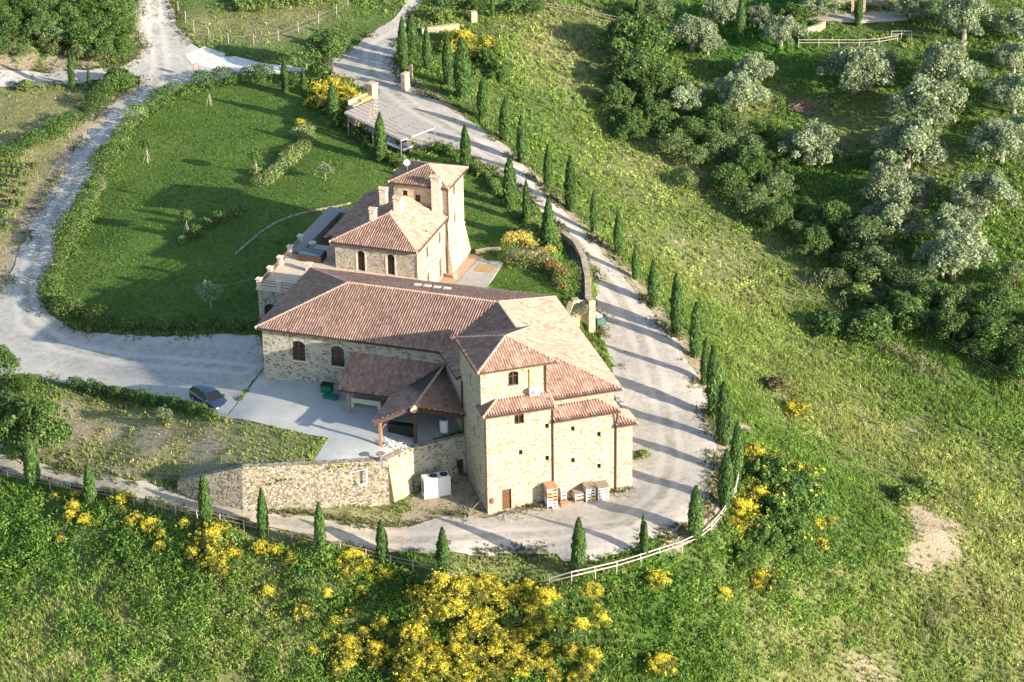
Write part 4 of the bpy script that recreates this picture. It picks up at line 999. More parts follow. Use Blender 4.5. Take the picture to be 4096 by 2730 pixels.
def bush(seed, pal, leaves=1500, sz=.13, top=None, tf=.5, n=9, H=1.5, asp=1.5, hemi=-.2, S=1.0):
    rs = random.Random(seed)
    if S > 1:
        ex, ey = rs.uniform(.8, 1.2), rs.uniform(.8, 1.2)
        C = [(q[0] * ex, q[1] * ey, q[2], q[3] * rs.uniform(.5, 1.25), q[4] * rs.uniform(.5, 1.35)) for q in dome(rs, n + 20, 1.0 * S, H * S * rs.uniform(.75, 1.0), .40 * S * .8)[1:]] + [(0, 0, .5 * S, .5 * S, .5 * S)] + [(q[0] * ex, q[1] * ey, q[2], q[3] * .42, q[4] * .8) for q in wild(rs, 34, 1.3 * S, H * S * 1.0, 0, .3 * S)]
        return leafmesh("foliage", [cloud(C, leaves, sz, pal, seed, top=top, topfrac=tf, asp=asp, hemi=hemi)]), trunkmesh("stems", .5, .08, [(rs.uniform(-1,1), rs.uniform(-1,1), rs.uniform(1,2)) for _ in range(5)], seed)
    return leafmesh("foliage", [cloud(dome(rs, n + 9, 1.12, H * rs.uniform(.85, 1.15), .36) + [(q[0], q[1], q[2], q[3] * .45, q[4] * .7) for q in wild(rs, 9, 1.3, H * 1.1, 0, .4)], leaves, sz, pal, seed, top=top, topfrac=tf, asp=asp, hemi=hemi)]), trunkmesh("stems", .35, .05, [(rs.uniform(-.5,.5), rs.uniform(-.5,.5), rs.uniform(.6,1.2)) for _ in range(5)], seed)
BU = Kind("green_bush", "bush", [bush(61+i, MDP) for i in range(4)], stem='stems', leafname='foliage')
BUY = Kind("bright_bush", "bush", [bush(71+i, YGP) for i in range(3)], stem='stems', leafname='foliage')
BUD = Kind("dark_bush", "bush", [bush(81+i, DKP) for i in range(3)], stem='stems', leafname='foliage')
BUB = Kind("dry_bush", "bush", [bush(91+i, BRP) for i in range(2)], stem='stems', leafname='foliage')
FLO = [(.88,.80,.06),(.94,.88,.10),(.80,.68,.04),(.92,.84,.16),(.70,.52,.04)]
BGP = [(.12,.18,.035),(.18,.24,.045),(.085,.135,.03),(.27,.28,.07),(.34,.20,.05)]
BR = Kind("broom_bush", "broom bush", [bush(101+i, BGP, 3400, .085, FLO, .44) for i in range(5)], stem='stems', leafname='foliage')
BRH = Kind("broom_bush", "broom bush", [bush(111+i, BGP, 3400, .085, FLO, .25) for i in range(4)], stem='stems', leafname='foliage')
BRG = Kind("broom_bush", "broom bush", [bush(121+i, MDP, 2600, .09, FLO, .06, asp=2.4) for i in range(4)], stem='stems', leafname='foliage')
BR2 = Kind("broom_bush", "broom bush", [bush(141+i, BGP, 11000, .085, FLO, .42, asp=1.8, S=2.0) for i in range(4)], stem='stems', leafname='foliage')
BRH2 = Kind("broom_bush", "broom bush", [bush(151+i, BGP, 11000, .085, FLO, .24, asp=1.9, S=2.0) for i in range(4)], stem='stems', leafname='foliage')
BRG2 = Kind("broom_bush", "broom bush", [bush(161+i, DKP[:2] + MDP, 13000, .10, FLO, .025, asp=2.6, S=2.0) for i in range(3)], stem='stems', leafname='foliage')
def weed(seed):
    rs = np.random.RandomState(seed); parts = []; n = 26; k = 9
    base = np.stack([rs.randn(n) * .28, rs.randn(n) * .28, 0 * rs.rand(n)], 1); tip = base * 2.4; tip[:, 2] = .7 + rs.rand(n) * .6
    t = rs.rand(n, k); pos = (base[:, None] * (1 - t[..., None]) + tip[:, None] * t[..., None]).reshape(-1, 3)
    V_, Q = quads(pos, rs.randn(len(pos), 3), np.full(len(pos), .07), rs, 3.2, .5, up=(0,0,1))
    c = pick([(.22,.24,.10),(.30,.29,.15),(.36,.33,.22),(.16,.20,.06)], (rs.rand(len(pos))*4).astype(int), rs)
    hd = tip + rs.randn(n, 3) * .03; V2, Q2 = quads(hd, rs.randn(n, 3), np.full(n, .08), rs, 1.1, .5)
    c2 = pick([(.42,.40,.44),(.50,.47,.42),(.36,.33,.38)], (rs.rand(n)*3).astype(int), rs)
    return leafmesh("stalks", [(V_, Q, np.repeat(c,4,0)), (V2, Q2, np.repeat(c2,4,0))]), None
WD = Kind("thistle_clump", "weeds", [weed(131+i) for i in range(3)], leafname='stalks')

def place(kind, u, v, rpx, label, group=None, level=None, base=None, seed=None, unit=1.0, sq=1.0, drop=0.0):
    """u,v: centre of the crown on the plan sheet; rpx: its radius there. The base is set below the crown's centre."""
    q = G(u, v + rpx * (base if base is not None else .55), level)
    d = float((np.array(q) - CO) @ FW); r = rpx * d / F * (1.12 if unit <= 2.0 else 1.0)
    return kind.put((q[0], q[1], q[2] - drop), r / unit, seed if seed is not None else int(u * 7 + v * 13), label, group, szz=r / unit * sq)

# ------------------------------------------------------------------ cypresses
ORD = ["first","second","third","fourth","fifth","sixth","seventh","eighth","ninth","tenth","eleventh","twelfth","thirteenth","fourteenth","fifteenth","sixteenth","seventeenth","eighteenth","nineteenth","twentieth",
 "twenty-first","twenty-second","twenty-third","twenty-fourth","twenty-fifth","twenty-sixth","twenty-seventh"]
def cypress(u, v, vt, label, group, twin=False, level=None, seed=None):
    q = G(u, v, level); h = hpx(q, vt); s = seed if seed is not None else int(u * 3 + v)
    o = (CYT if twin else CY).put(q, h, s, label, group); rr = random.Random(s + 5); k = rr.uniform(.85, 1.22); o.scale = (h * k, h * k * rr.uniform(.9, 1.1), h); o.rotation_euler.x = rr.uniform(-.025, .025); o.rotation_euler.y = rr.uniform(-.025, .025)
    return o
outer = [(927,155,40),(945,133,30),(983,160,62),(1031,195,78),(1065,228,86),(1109,272,180),(1160,322,226),(1200,376,266),(1258,432,333),(1310,483,360),(1364,536,440),(1422,588,486),(1460,642,562),(1502,704,598),
 (1554,768,628),(1597,822,695),(1619,884,776),(1642,962,796),(1662,1022,878),(1690,1102,973),(1666,1168,1033)]
for i, (u, v, t) in enumerate(outer):
    cypress(u, v, t, f"{ORD[i]} cypress counted from the stone gate pillar down the outer edge of the gravel road" if i not in (14, 17) else
       ("doubled cypress with a shorter dark stem fused on its left, beside the curving gravel road" if i == 14 else "tallest of the crowded cypresses where the road curves past the tower eaves"),
       "cypresses along the outer edge of the road", twin=(i == 14), level=None if v < 560 else 'L')
front = [(1598,1238,1120),(1478,1280,1187),(1329,1310,1191),(1019,1318,1214),(880,1292,1197),(738,1270,1154),(606,1236,1124),(476,1206,1092),(338,1182,1142),(209,1160,1064),(78,1118,998)]
nm = ["behind the right end of the white rail fence","with a split double top behind the white rail fence","standing alone in front of the stacked crates","in front of the gap between tower and boulder wall",
 "below the pointed corner of the boulder wall","thickest on the lower path, below the stained wall patch","below the rusty frame leaning on the boulder wall","below the middle of the boulder wall","tiny young one low behind the lower fence","below the left taper of the boulder wall","in front of the big leafy tree at the left edge"]
for (u, v, t), n in zip(front, nm):
    cypress(u, v, t, "dark green cypress " + n, "cypresses along the lower path", twin=(u == 1478), level='L')
inner = [(1070,392,288,"left of the road by the villa tower"),(1170,478,362,"first of three by the hedge right of the villa lawn"),(1210,515,415,"middle one of three by the hedge right of the villa lawn"),(1259,573,452,"rising above the yellow garden shrubs"),
 (874,372,262,"in front of the grey carport roof"),(769,293,190,"in front of the big yellow bush"),(655,213,132,"at the far edge of the lawn by the white gravel"),(699,230,160,"smaller one at the far lawn edge left of the yellow bush"),
 (166,205,123,"tall thin one by the far left track"),(207,207,158,"short thin one by the far left track"),(1700,102,-8,"tall one among the olives at the top right"),(1467,60,-30,"at the top behind the dark oak"),(1131,38,-12,"by the top road bend behind the slope"),(1972,60,-15,"slim bright one at the farmhouse porch")]
for u, v, t, n in inner:
    cypress(u, v, t, "cypress " + n, "scattered cypresses", level='U' if u < 1300 else None)

# ------------------------------------------------------------------ olives and trees on the right
rows = [("olive", OL, 3.0, "pale grey-green olive tree", [(1590,82,52),(1626,105,36),(1700,222,60),(1735,165,45),(1965,165,72),(2180,162,72),(2135,240,74),(2085,338,74),(2215,50,65),(2330,225,62),(2330,140,48),(2302,333,66),(1865,338,64),(2032,378,36),(1795,80,46),(1880,18,40),(2047,434,66),(2047,505,60),(2262,455,68),(2190,520,58),(2190,592,78),(1565,228,46),(2345,300,40),(1745,38,32),(2110,430,40),(2020,140,34),(2345,60,46),(1660,30,44),(2100,20,40)]),
 ("oak", OAK, 3.0, "dark oak tree", [(1451,95,76),(1455,180,64),(1414,228,42),(1501,192,60),(1446,278,40),(1509,270,46),(1581,305,42),(1640,280,46),(1915,512,56),(2007,745,52),(2090,715,52),(2190,756,52),(1676,420,50),(1721,378,48),(1870,560,44),(1960,610,44),(2290,700,60),(2277,770,60),(2340,800,60),(2130,680,44),(1790,500,44)]),
 ("scrub", GRY, 3.0, "olive-brown scrub tree", [(1990,548,60),(2015,612,60),(1832,532,32),(1651,338,44),(1726,350,44),(1739,468,44),(2060,640,44),(2190,694,50),(1780,430,44),(1700,300,40),(1509,30,40),(2330,640,46),(2110,645,46),(1915,640,34),(1550,330,40),(1600,365,34)]),
 ("green", MID, 3.0, "fresh green leafy tree", [(1501,215,40),(1449,300,34),(1730,395,42),(1226,22,28),(1439,34,24),(1827,38,38),(1939,560,28),(2353,760,56),(1745,300,30),(1800,395,34),(1870,500,34),(1950,585,34),(2060,690,34),(2150,740,36),(2250,800,38),(1620,260,30),(1840,480,34),(1760,360,30),(2345,850,44),(1990,700,30),(1100,14,24)])]
def near_name(u, v):
    a = [(1451,95,"the dark oak clump"),(1900,95,"the rail-fenced farm track"),(1850,245,"the brown brush pile"),(2230,160,"the top right corner"),(2060,430,"the middle of the olive rows"),(2250,520,"the right edge olives"),(1600,330,"the far gully fence"),(1850,520,"the dark gully"),(2100,700,"the lower end of the gully"),(2300,760,"the right edge of the gully"),(1226,22,"the top road"),(1700,40,"the tall cypress at the top")]
    return min(a, key=lambda q: (q[0]-u)**2 + (q[1]-v)**2)[2]
cnt = {}
allp = []
for key, kind, unit, lab, pts in rows:
    for (u, v, r) in pts: allp.append((key, kind, unit, lab, u, v, r, near_name(u, v)))
for key, kind, unit, lab, u, v, r, nn in sorted(allp, key=lambda q: (q[0], q[7], q[4])):
    k = (key, nn); cnt[k] = cnt.get(k, 0) + 1; tot = sum(1 for q in allp if (q[0], q[7]) == k)
    size = "large " if r > 58 else ("small " if r < 36 else "")
    l = f"{size}{lab} near {nn}" + (f", {ORD[cnt[k]-1]} from the left" if tot > 1 else "")
    place(kind, u, v, r, l, {"olive": "olive trees of the grove", "oak": "dark oaks of the gully", "scrub": "scrub trees of the gully", "green": "leafy trees on the right"}[key], base=.62, unit=unit, sq=.92)
# woods at the top left
wood = [(20,20,38,'m'),(65,30,42,'m'),(110,20,40,'d'),(150,45,44,'m'),(200,20,40,'m'),(240,30,44,'m'),(280,20,34,'d'),(25,75,40,'d'),(75,80,42,'d'),(125,85,38,'g'),(175,85,44,'m'),(220,80,46,'m'),(262,75,44,'m'),(285,55,30,'m'),(30,112,26,'g'),(240,118,30,'d'),(280,110,28,'m'),(190,118,26,'g'),(0,50,40,'d'),(100,50,40,'d'),(5,110,30,'d'),(60,118,24,'g')]
wood.sort()
for i, (u, v, r, k) in enumerate(wood):
    place({'m': MID, 'd': OAK, 'g': GRY}[k], u, v, r, f"{dict(m='green', d='dark', g='dull brownish')[k]} tree in the top left wood, {ORD[i]} from the left", "trees of the top left wood", unit=3.0, sq=.9)
# single trees
place(MID, 88, 945, 72, "big dense bright green tree at the left edge above the lower path", base=1.25, unit=3.0, sq=1.1, seed=41)
place(OAK, 20, 930, 60, "grey-green tree behind the big leafy tree at the left edge", base=1.2, unit=3.0, sq=1.1)
place(OAK, 2, 820, 42, "dark tree cut by the left edge beside the gravel yard", base=1.3, unit=3.0, sq=1.2)
place(MID, 55, 875, 34, "rounded green tree top between the left edge and the clipped hedge", base=1.1, unit=3.0)
rt_ = broad(47, DKP, 2.7, 3.2, 2.4, 24, 1.0, 12000, .17, .14); RTK = Kind("round_tree", "tree", [rt_])
q_ = G(765, 180, 'U'); RTK.put(q_, .98, 3, "round grey-green shade tree on a bare trunk at the road junction")
YT = Kind("young_tree", "sapling", [broad(48, DKP, .75, 1.1, 1.7, 10, .35, 900, .12, .05)], bark='palebark')
for u, v, s, n in ((339,375,1.0,"dark-topped staked sapling by the left lawn hedge"),(483,243,.9,"staked sapling at the far lawn edge"),(589,404,1.0,"dark sapling beside the rough planted strip on the lawn"),(430,546,1.1,"staked sapling at the edge of the villa's shadow")):
    o = YT.put(G(u, v, 'U'), s, int(u), n, "staked saplings on the lawn")
    for a in (0, 2.1, 4.2):
        MB().beam((math.cos(a)*.5, math.sin(a)*.5, 0), (math.cos(a)*.08, math.sin(a)*.08, 1.5), .035).build("stake", MT['rail'], o, local=True)
PT = Kind("pale_tree", "sapling", [broad(49, [(.22,.26,.15),(.29,.33,.20),(.17,.22,.11)], 1.1, 1.3, .9, 9, .4, 1300, .1, .05)], bark='palebark')
PT.put(G(749, 416, 'U'), 1.0, 1, "silvery young olive on the lawn behind the villa roof"); PT.put(G(486, 712, 'U'), 1.3, 2, "grey young olive in the shaded end of the lawn")
PT.put(G(377, 975, 'U'), .8, 3, "small shrub tree on the dry bank below the clipped hedge")

# ------------------------------------------------------------------ yellow broom
BROOM = {
 "at the left end of the lower fence": [(127,1141,12),(172,1141,15),(170,1168,20),(280,1145,24),(160,1188,18),(200,1192,18),(227,1203,10),(140,1240,12)],
 "on the slope below the lower fence": [(308,1195,24),(348,1205,24),(293,1218,12),(373,1228,14),(368,1253,14),(298,1290,14,'g')],
 "in the left slope's big clump": [(426,1201,15),(459,1204,8),(489,1226,38),(446,1268,24,'h'),(491,1276,34,'h'),(536,1270,20,'h'),(509,1298,25,'h')],
 "under the thickest path cypress": [(598,1258,20),(633,1263,22),(671,1284,22,'h'),(613,1358,16),(694,1406,20,'h'),(630,1411,7),(693,1250,9),(752,1363,13)],
 "under the short path cypress": [(811,1284,36),(796,1318,24,'h'),(846,1300,18),(886,1316,24),(856,1332,16),(832,1358,16),(933,1313,9)],
 "in the dark grassy hollow": [(771,1426,16),(806,1406,15,'h'),(879,1433,24,'h'),(835,1453,15),(743,1458,12,'h'),(718,1500,17),(905,1452,14,'h')],
 "at the bottom left of the thicket": [(796,1480,34),(790,1513,36,'h'),(864,1488,28),(866,1522,24,'h'),(906,1503,24),(829,1500,24,'h')],
 "on the great thicket's upper side": [(1014,1338,34),(1059,1348,40),(969,1363,30),(989,1392,36,'h'),(1029,1396,36),(1114,1340,34),(1139,1358,30),(1181,1358,26),(1216,1346,18),(1254,1370,34),(1221,1384,26),(1090,1372,28,'h'),(1160,1390,26,'h')],
 "in the great thicket's middle": [(951,1446,34),(959,1471,30,'h'),(1099,1421,40),(1052,1451,24,'h'),(1089,1445,30,'h'),(1134,1481,36,'h'),(1164,1454,26),(1206,1453,24),(1241,1451,14),(1269,1428,16),(1170,1420,26,'g'),(1230,1420,26,'h'),(1282,1462,24,'g')],
 "on the great thicket's lower side": [(959,1501,44),(994,1496,30),(949,1548,40),(1009,1533,34,'h'),(1064,1496,38,'h'),(1077,1540,34),(1191,1496,26),(1249,1523,22),(1206,1533,32,'h'),(1130,1540,34,'h'),(1270,1556,20),(1165,1510,26,'h'),(1040,1562,26,'h'),(1249,1490,22,'h')],
 "right of the great thicket": [(1362,1353,24),(1374,1400,14),(1382,1423,22),(1332,1436,20),(1317,1496,28,'h'),(1362,1503,22),(1327,1556,24),(1317,1464,18,'g'),(1345,1535,20,'h')],
 "alone on the lower right slope": [(1510,1328,25),(1659,1364,21),(1522,1523,33)],
 "in the clump by the road bend": [(1729,1036,28),(1789,1063,28,'h'),(1839,1078,26,'h'),(1770,1100,62,'g'),(1815,1140,70,'g'),(1724,1103,22),(1738,1140,36,'h'),(1705,1165,34),(1722,1195,36,'h'),(1690,1205,26),(1785,1195,66,'g'),(1850,1150,44,'g'),(1752,1240,46,'g'),(1822,1240,44,'g'),(1880,1206,16),(1910,1195,10),(1885,1250,20,'h'),(1740,1330,36,'h'),(1775,1345,34,'g'),(1700,1280,34,'g'),(1860,1110,34,'g')],
 "on the upper right slope": [(1829,941,30,'h'),(2243,1145,14,'h')],
 "behind the far road cypresses": [(1060,92,36),(1030,112,22,'h'),(1126,98,20),(1134,135,30,'g'),(1150,165,26,'g'),(1082,120,24,'h')],
 "in the big bush left of the carport": [(735,205,26),(770,195,26),(800,215,26),(752,238,30,'h'),(790,245,28,'h'),(720,235,18,'h'),(818,225,16),(695,282,15)],
 "by the left track": [(6,349,14),(222,114,8)],
}
for area, pts in BROOM.items():
    s = sorted(range(len(pts)), key=lambda i: pts[i][0])
    for rank, i in enumerate(s):
        u, v, r = pts[i][:3]; k = pts[i][3] if len(pts[i]) > 3 else 'f'
        kind = {'f': BR, 'h': BRH, 'g': BRG}[k]
        lab = {'f': "yellow-covered broom bush", 'h': "greenish broom bush", 'g': "green broom bush"}[k]
        sz = "large " if r > 33 else ("tiny " if r < 12 else "")
        big = r >= 22
        if big: kind = {'f': BR2, 'h': BRH2, 'g': BRG2}[k]
        place(kind, u, v, r, f"{sz}{lab} {area}" + (f", {ORD[rank]} from the left" if len(pts) > 1 else ""), "yellow broom " + area, base=.5, unit=2.0 if big else 1.0, sq=.78 if k != 'g' else 1.0, level='U' if area.startswith("in the big bush left") else None)
# other bushes
misc = [(BUB,1781,888,26,"rust-brown round bush alone on the right slope"),(BUD,1905,745,40,"dark upright shrub standing on the slope edge of the gully"),(BUD,1999,760,46,"dark pointed shrub above the tall weeds on the right slope"),
 (BUY,1972,676,32,"spiky yellow-green shrub at the edge of the gully"),(GRY,1581,420,8,"grey twiggy shrub on the bright meadow below the gully fence"),
 (BUY,60,197,17,"round bright bush on the verge of the left track"),(BU,272,182,30,"dense green bush at the left road fork"),(BU,286,196,22,"smaller green bush at the left road fork"),
 (BU,735,168,24,"dark green shrub at the back edge of the lawn by the junction"),(BUD,670,180,20,"low dark shrub at the back edge of the lawn"),(BUY,1224,540,34,"rounded bright shrub by the garden cypresses"),(BUY,1215,512,16,"small bright shrub between two garden cypresses"),
 (BUY,1476,1045,16,"weedy shrub against the right end of the tower wall"),(BU,1850,88,14,"small round shrub by the farm track fence"),(BUY,1010,35,24,"rounded shrub by the top road bend"),(BU,1180,22,26,"dense green shrub by the top gate"),
 (BUY,590,395,14,"sprawling shrub in the rough strip on the lawn"),(BU,374,968,13,"low bush on the dry bank below the clipped hedge"),(BU,1390,232,16,"bright tuft shrub under the dark oaks"),(BUY,2130,1120,30,"bright shrub beside the bare earth patch"),(BUY,2080,1140,34,"green shrub left of the bare earth patch"),
 (BUB,63,1200,0.1,"x")]
for k, u, v, r, n in misc[:-1]:
    if k is GRY: place(GRY, u, v, 26, n, unit=3.0); continue
    place(k, u, v, r, n, base=.5, sq=.85, level='U' if u < 1300 and 140 < v < 700 and n.find("road") < 0 else None)
rsx = random.Random(5)
WDP = [(2150,1430,24),(2120,1460,18),(2170,1470,18),(2180,1400,20),(2140,1400,14),(1850,1540,16),(1860,1555,14),(1880,640,26),(1865,655,22),(1955,690,20),(2060,800,22),(2090,815,22),(2120,830,22),(2150,845,20),(2035,790,20),(2170,870,18),(2110,850,18),(1930,700,18),(560,1355,10),(1420,1355,12)]
for i, (u, v, r) in enumerate(WDP):
    area = "near the bottom right edge" if v > 1380 and u > 2000 else ("at the bottom edge" if v > 1500 else ("on the crest above the gully" if u > 1840 else ("under the short path cypress slope" if u < 600 else "under the white rail fence")))
    same = sorted([q for q in WDP if (q[1] > 1380 and q[0] > 2000) == (v > 1380 and u > 2000)]); 
    place(WD, u, v, r, f"dry seed-headed thistle clump {area}, {ORD[same.index((u,v,r))]} from the left", "dry thistle clumps", base=.8, sq=1.1)

# ------------------------------------------------------------------ hedges and shrub borders (each one continuous planting)
def hedge(name, pts, w, h, label, pal, level='U', sz=.13, dens=230, lump=.5, top=None, tf=.2, cat="hedge", gap=0.0):
    q = [G(u, v, level) for u, v in pts]; C = []; rs = random.Random(int(pts[0][0]))
    for a, b in zip(q, q[1:]):
        d = math.hypot(b[0]-a[0], b[1]-a[1]); n = max(1, int(d / (w * .42)))
        for i in range(n):
            if rs.random() < gap: continue
            t = (i + rs.random() * .6) / n; s = rs.uniform(1 - lump, 1 + lump * .6)
            C.append((a[0]+(b[0]-a[0])*t + rs.uniform(-w,w)*.22, a[1]+(b[1]-a[1])*t + rs.uniform(-w,w)*.22, a[2]+(b[2]-a[2])*t + h*.42*s, w*.52*s, h*.6*s))
    n = int(len(C) * dens * (w / 1.2) * (.13 / sz) ** .8)
    V_, Q, c = cloud(C, n, sz, pal, int(pts[0][0]) + 3, top=top, topfrac=tf, hemi=-.5)
    o = q[len(q)//2]; me = mesh_np("leaves", V_ - np.array(o)[None], Q, c)
    r = empty(name, o, 0, label, cat); link_mesh("leaves", me, MT['leaf'], r)
    m = MB()
    for x in C[::3]: m.tube([(x[0]-o[0], x[1]-o[1], x[2]-o[2]-h*.55), (x[0]-o[0], x[1]-o[1], x[2]-o[2])], [.04,.02], 4)
    m.build("stems", MT['bark'], r, local=True, kind='stuff'); return r
MIX1 = MDP[:3] + YGP[:3]
hedge("hedge_border", [(112,700),(118,670),(135,630),(158,580),(180,530),(203,470),(225,420),(248,375)], 3.0, 1.9, "ragged sunlit hedge along the lower left side of the lawn", MIX1, gap=.08)
hedge("hedge_border", [(248,375),(272,335),(300,300),(330,270),(365,245)], 2.5, 1.6, "patchy hedge along the upper left curve of the lawn", MIX1, gap=.2)
hedge("hedge_border", [(365,245),(400,222),(440,208),(480,198),(520,192),(570,187),(630,180)], 2.5, 1.7, "thick green hedge along the far side of the lawn by the white gravel", MDP)
hedge("hedge_border", [(118,705),(150,722),(190,738),(235,750)], 2.6, 1.6, "reddish-green shrub border at the lawn's lower left corner", MDP + [(.14,.07,.04)])
hedge("hedge_border", [(235,750),(290,752),(350,752),(420,752),(490,755),(560,757),(595,752)], 1.7, .9, "dark shaded shrub border between the lawn and the gravel yard", DKP)
hedge("hedge", [(162,890),(210,903),(260,915),(310,925),(360,933),(410,945),(460,955),(495,965)], 1.15, 1.25, "low clipped hedge between the gravel yard and the dry bank", MDP, dens=260, lump=.2, sz=.1)
hedge("hedge_border", [(5,372),(40,352),(75,338),(110,325),(150,300),(185,280),(220,250),(250,222),(275,198)], 2.2, 1.6, "long dark hedge along the outer side of the left road", MDP + DKP[:2], level='U')
hedge("hedge_border", [(1092,392),(1115,412),(1140,440),(1160,465)], 1.0, .8, "bright hedge between villa lawn and road, upper part", YGP+MDP)
hedge("hedge_border", [(1188,500),(1215,505),(1240,525),(1270,560),(1285,575)], 1.3, .9, "bright hedge between villa lawn and road, lower part", YGP+MDP)
hedge("hedge_border", [(775,280),(800,300),(830,325),(862,352),(895,372),(925,390)], 1.0, .7, "low planted border between the lawn and the carport", MDP)
hedge("shrub_bed", [(700,300),(705,325),(690,350),(665,370),(640,395),(615,415),(595,432)], 2.2, .8, "rough strip of pale flowering shrubs across the lawn", YGP + [(.36,.36,.24)], lump=.5)
hedge("shrub_bed", [(565,478),(540,490),(515,502),(480,520),(450,540),(425,560)], 1.6, .8, "dark low shrub strip inside the villa's shadow on the lawn", DKP+GYP)
hedge("shrub_bed", [(1160,572),(1190,568),(1220,576),(1250,588),(1275,600)], 1.6, 1.4, "golden flowering shrubs along the villa garden wall", YGP, top=[(.75,.58,.12),(.68,.50,.10),(.80,.66,.25)], tf=.55, sz=.1)
hedge("shrub_bed", [(1160,596),(1190,606),(1220,612),(1250,622),(1268,634)], 2.3, 1.5, "dusty green shrub bed on the near side of the villa garden wall", GYP + [(.30,.12,.10)])
hedge("shrub_bed", [(1265,625),(1280,640),(1290,656),(1297,675)], 1.6, 1.3, "red-flowered shrub bed at the garden's right corner", GYP + YGP[:1], top=[(.62,.12,.04),(.55,.20,.06)], tf=.14)
hedge("ivy_strip", [(1308,575),(1328,600),(1338,630),(1342,665),(1338,700),(1325,730)], 1.6, .6, "grey-green creeper mat on top of the curved garden wall", [(.20,.24,.15),(.26,.29,.20),(.17,.20,.12)], lump=.25, sz=.1, cat="creeper")
hedge("shrub_bed", [(985,350),(1010,352),(1035,358),(1050,375)], 1.0, .9, "small dark shrubs behind the villa tower", MDP)
hedge("shrub_bed", [(1000,10),(1030,25),(1070,20),(1100,15)], 1.6, 1.5, "dark shrubs beside the far end of the road", DKP + GYP, level=None)
hedge("shrub_bed", [(100,115),(160,130),(230,138),(290,128)], 1.4, .9, "scrubby undergrowth at the foot of the top left wood", GYP+BRP, level=None)
hedge("vine_leaves", [(1966,12),(1971,35),(1974,55)], .6, .6, "bright climbing vine on the farmhouse porch", YGP, level=None, cat="vine")

# vineyard rows and seedlings
def vines(pts, label, group, seed):
    q = [G(u, v) for u, v in pts]; a, b = q; d = math.hypot(b[0]-a[0], b[1]-a[1]); n = max(2, int(d / .7)); C = []; rs = random.Random(seed)
    for i in range(n):
        t = i / n; s = rs.uniform(.6, 1.2); C.append((a[0]+(b[0]-a[0])*t, a[1]+(b[1]-a[1])*t, a[2]+(b[2]-a[2])*t+.8, .42*s, .5*s))
    V_, Q, c = cloud(C, n * 130, .15, YGP, seed); r = empty("vine_row", a, 0, label, "vine row", group)
    link_mesh("vines", mesh_np("vines", V_ - np.array(a)[None], Q, c), MT['leaf'], r)
    for i in range(0, n + 1, 5):
        t = i / n; p = (( b[0]-a[0])*t, (b[1]-a[1])*t, (b[2]-a[2])*t); MB().tube([p, (p[0], p[1], p[2]+1.5)], .035, 5).build("post", MT['wood'], r, local=True)
for i, (v, x1) in enumerate([(395,95),(414,88),(437,78),(458,70),(482,60),(508,46),(534,30)]):
    vines([(-40, v - 12), (x1, v + 6)], f"{ORD[i]} vine row from the far side in the left edge vineyard", "vine rows at the left edge", i)
for i, v in enumerate([-8, 2, 12, 22, 32]):
    vines([(525 + i * 8, v + 3), (775 - i * 12, v - 12)], f"{ORD[i]} vine row from the top in the upper vineyard", "vine rows of the upper vineyard", 30 + i)
sp = [(190,250,8),(165,266,8),(139,282,8),(104,298,8),(76,312,8),(33,329,8)]
for i, (u, v, r) in enumerate(sorted(sp)):
    place(BUY, u, v, r, f"knee-high seedling on the left meadow, {ORD[i]} from the left", "row of seedlings on the left meadow", base=.4)
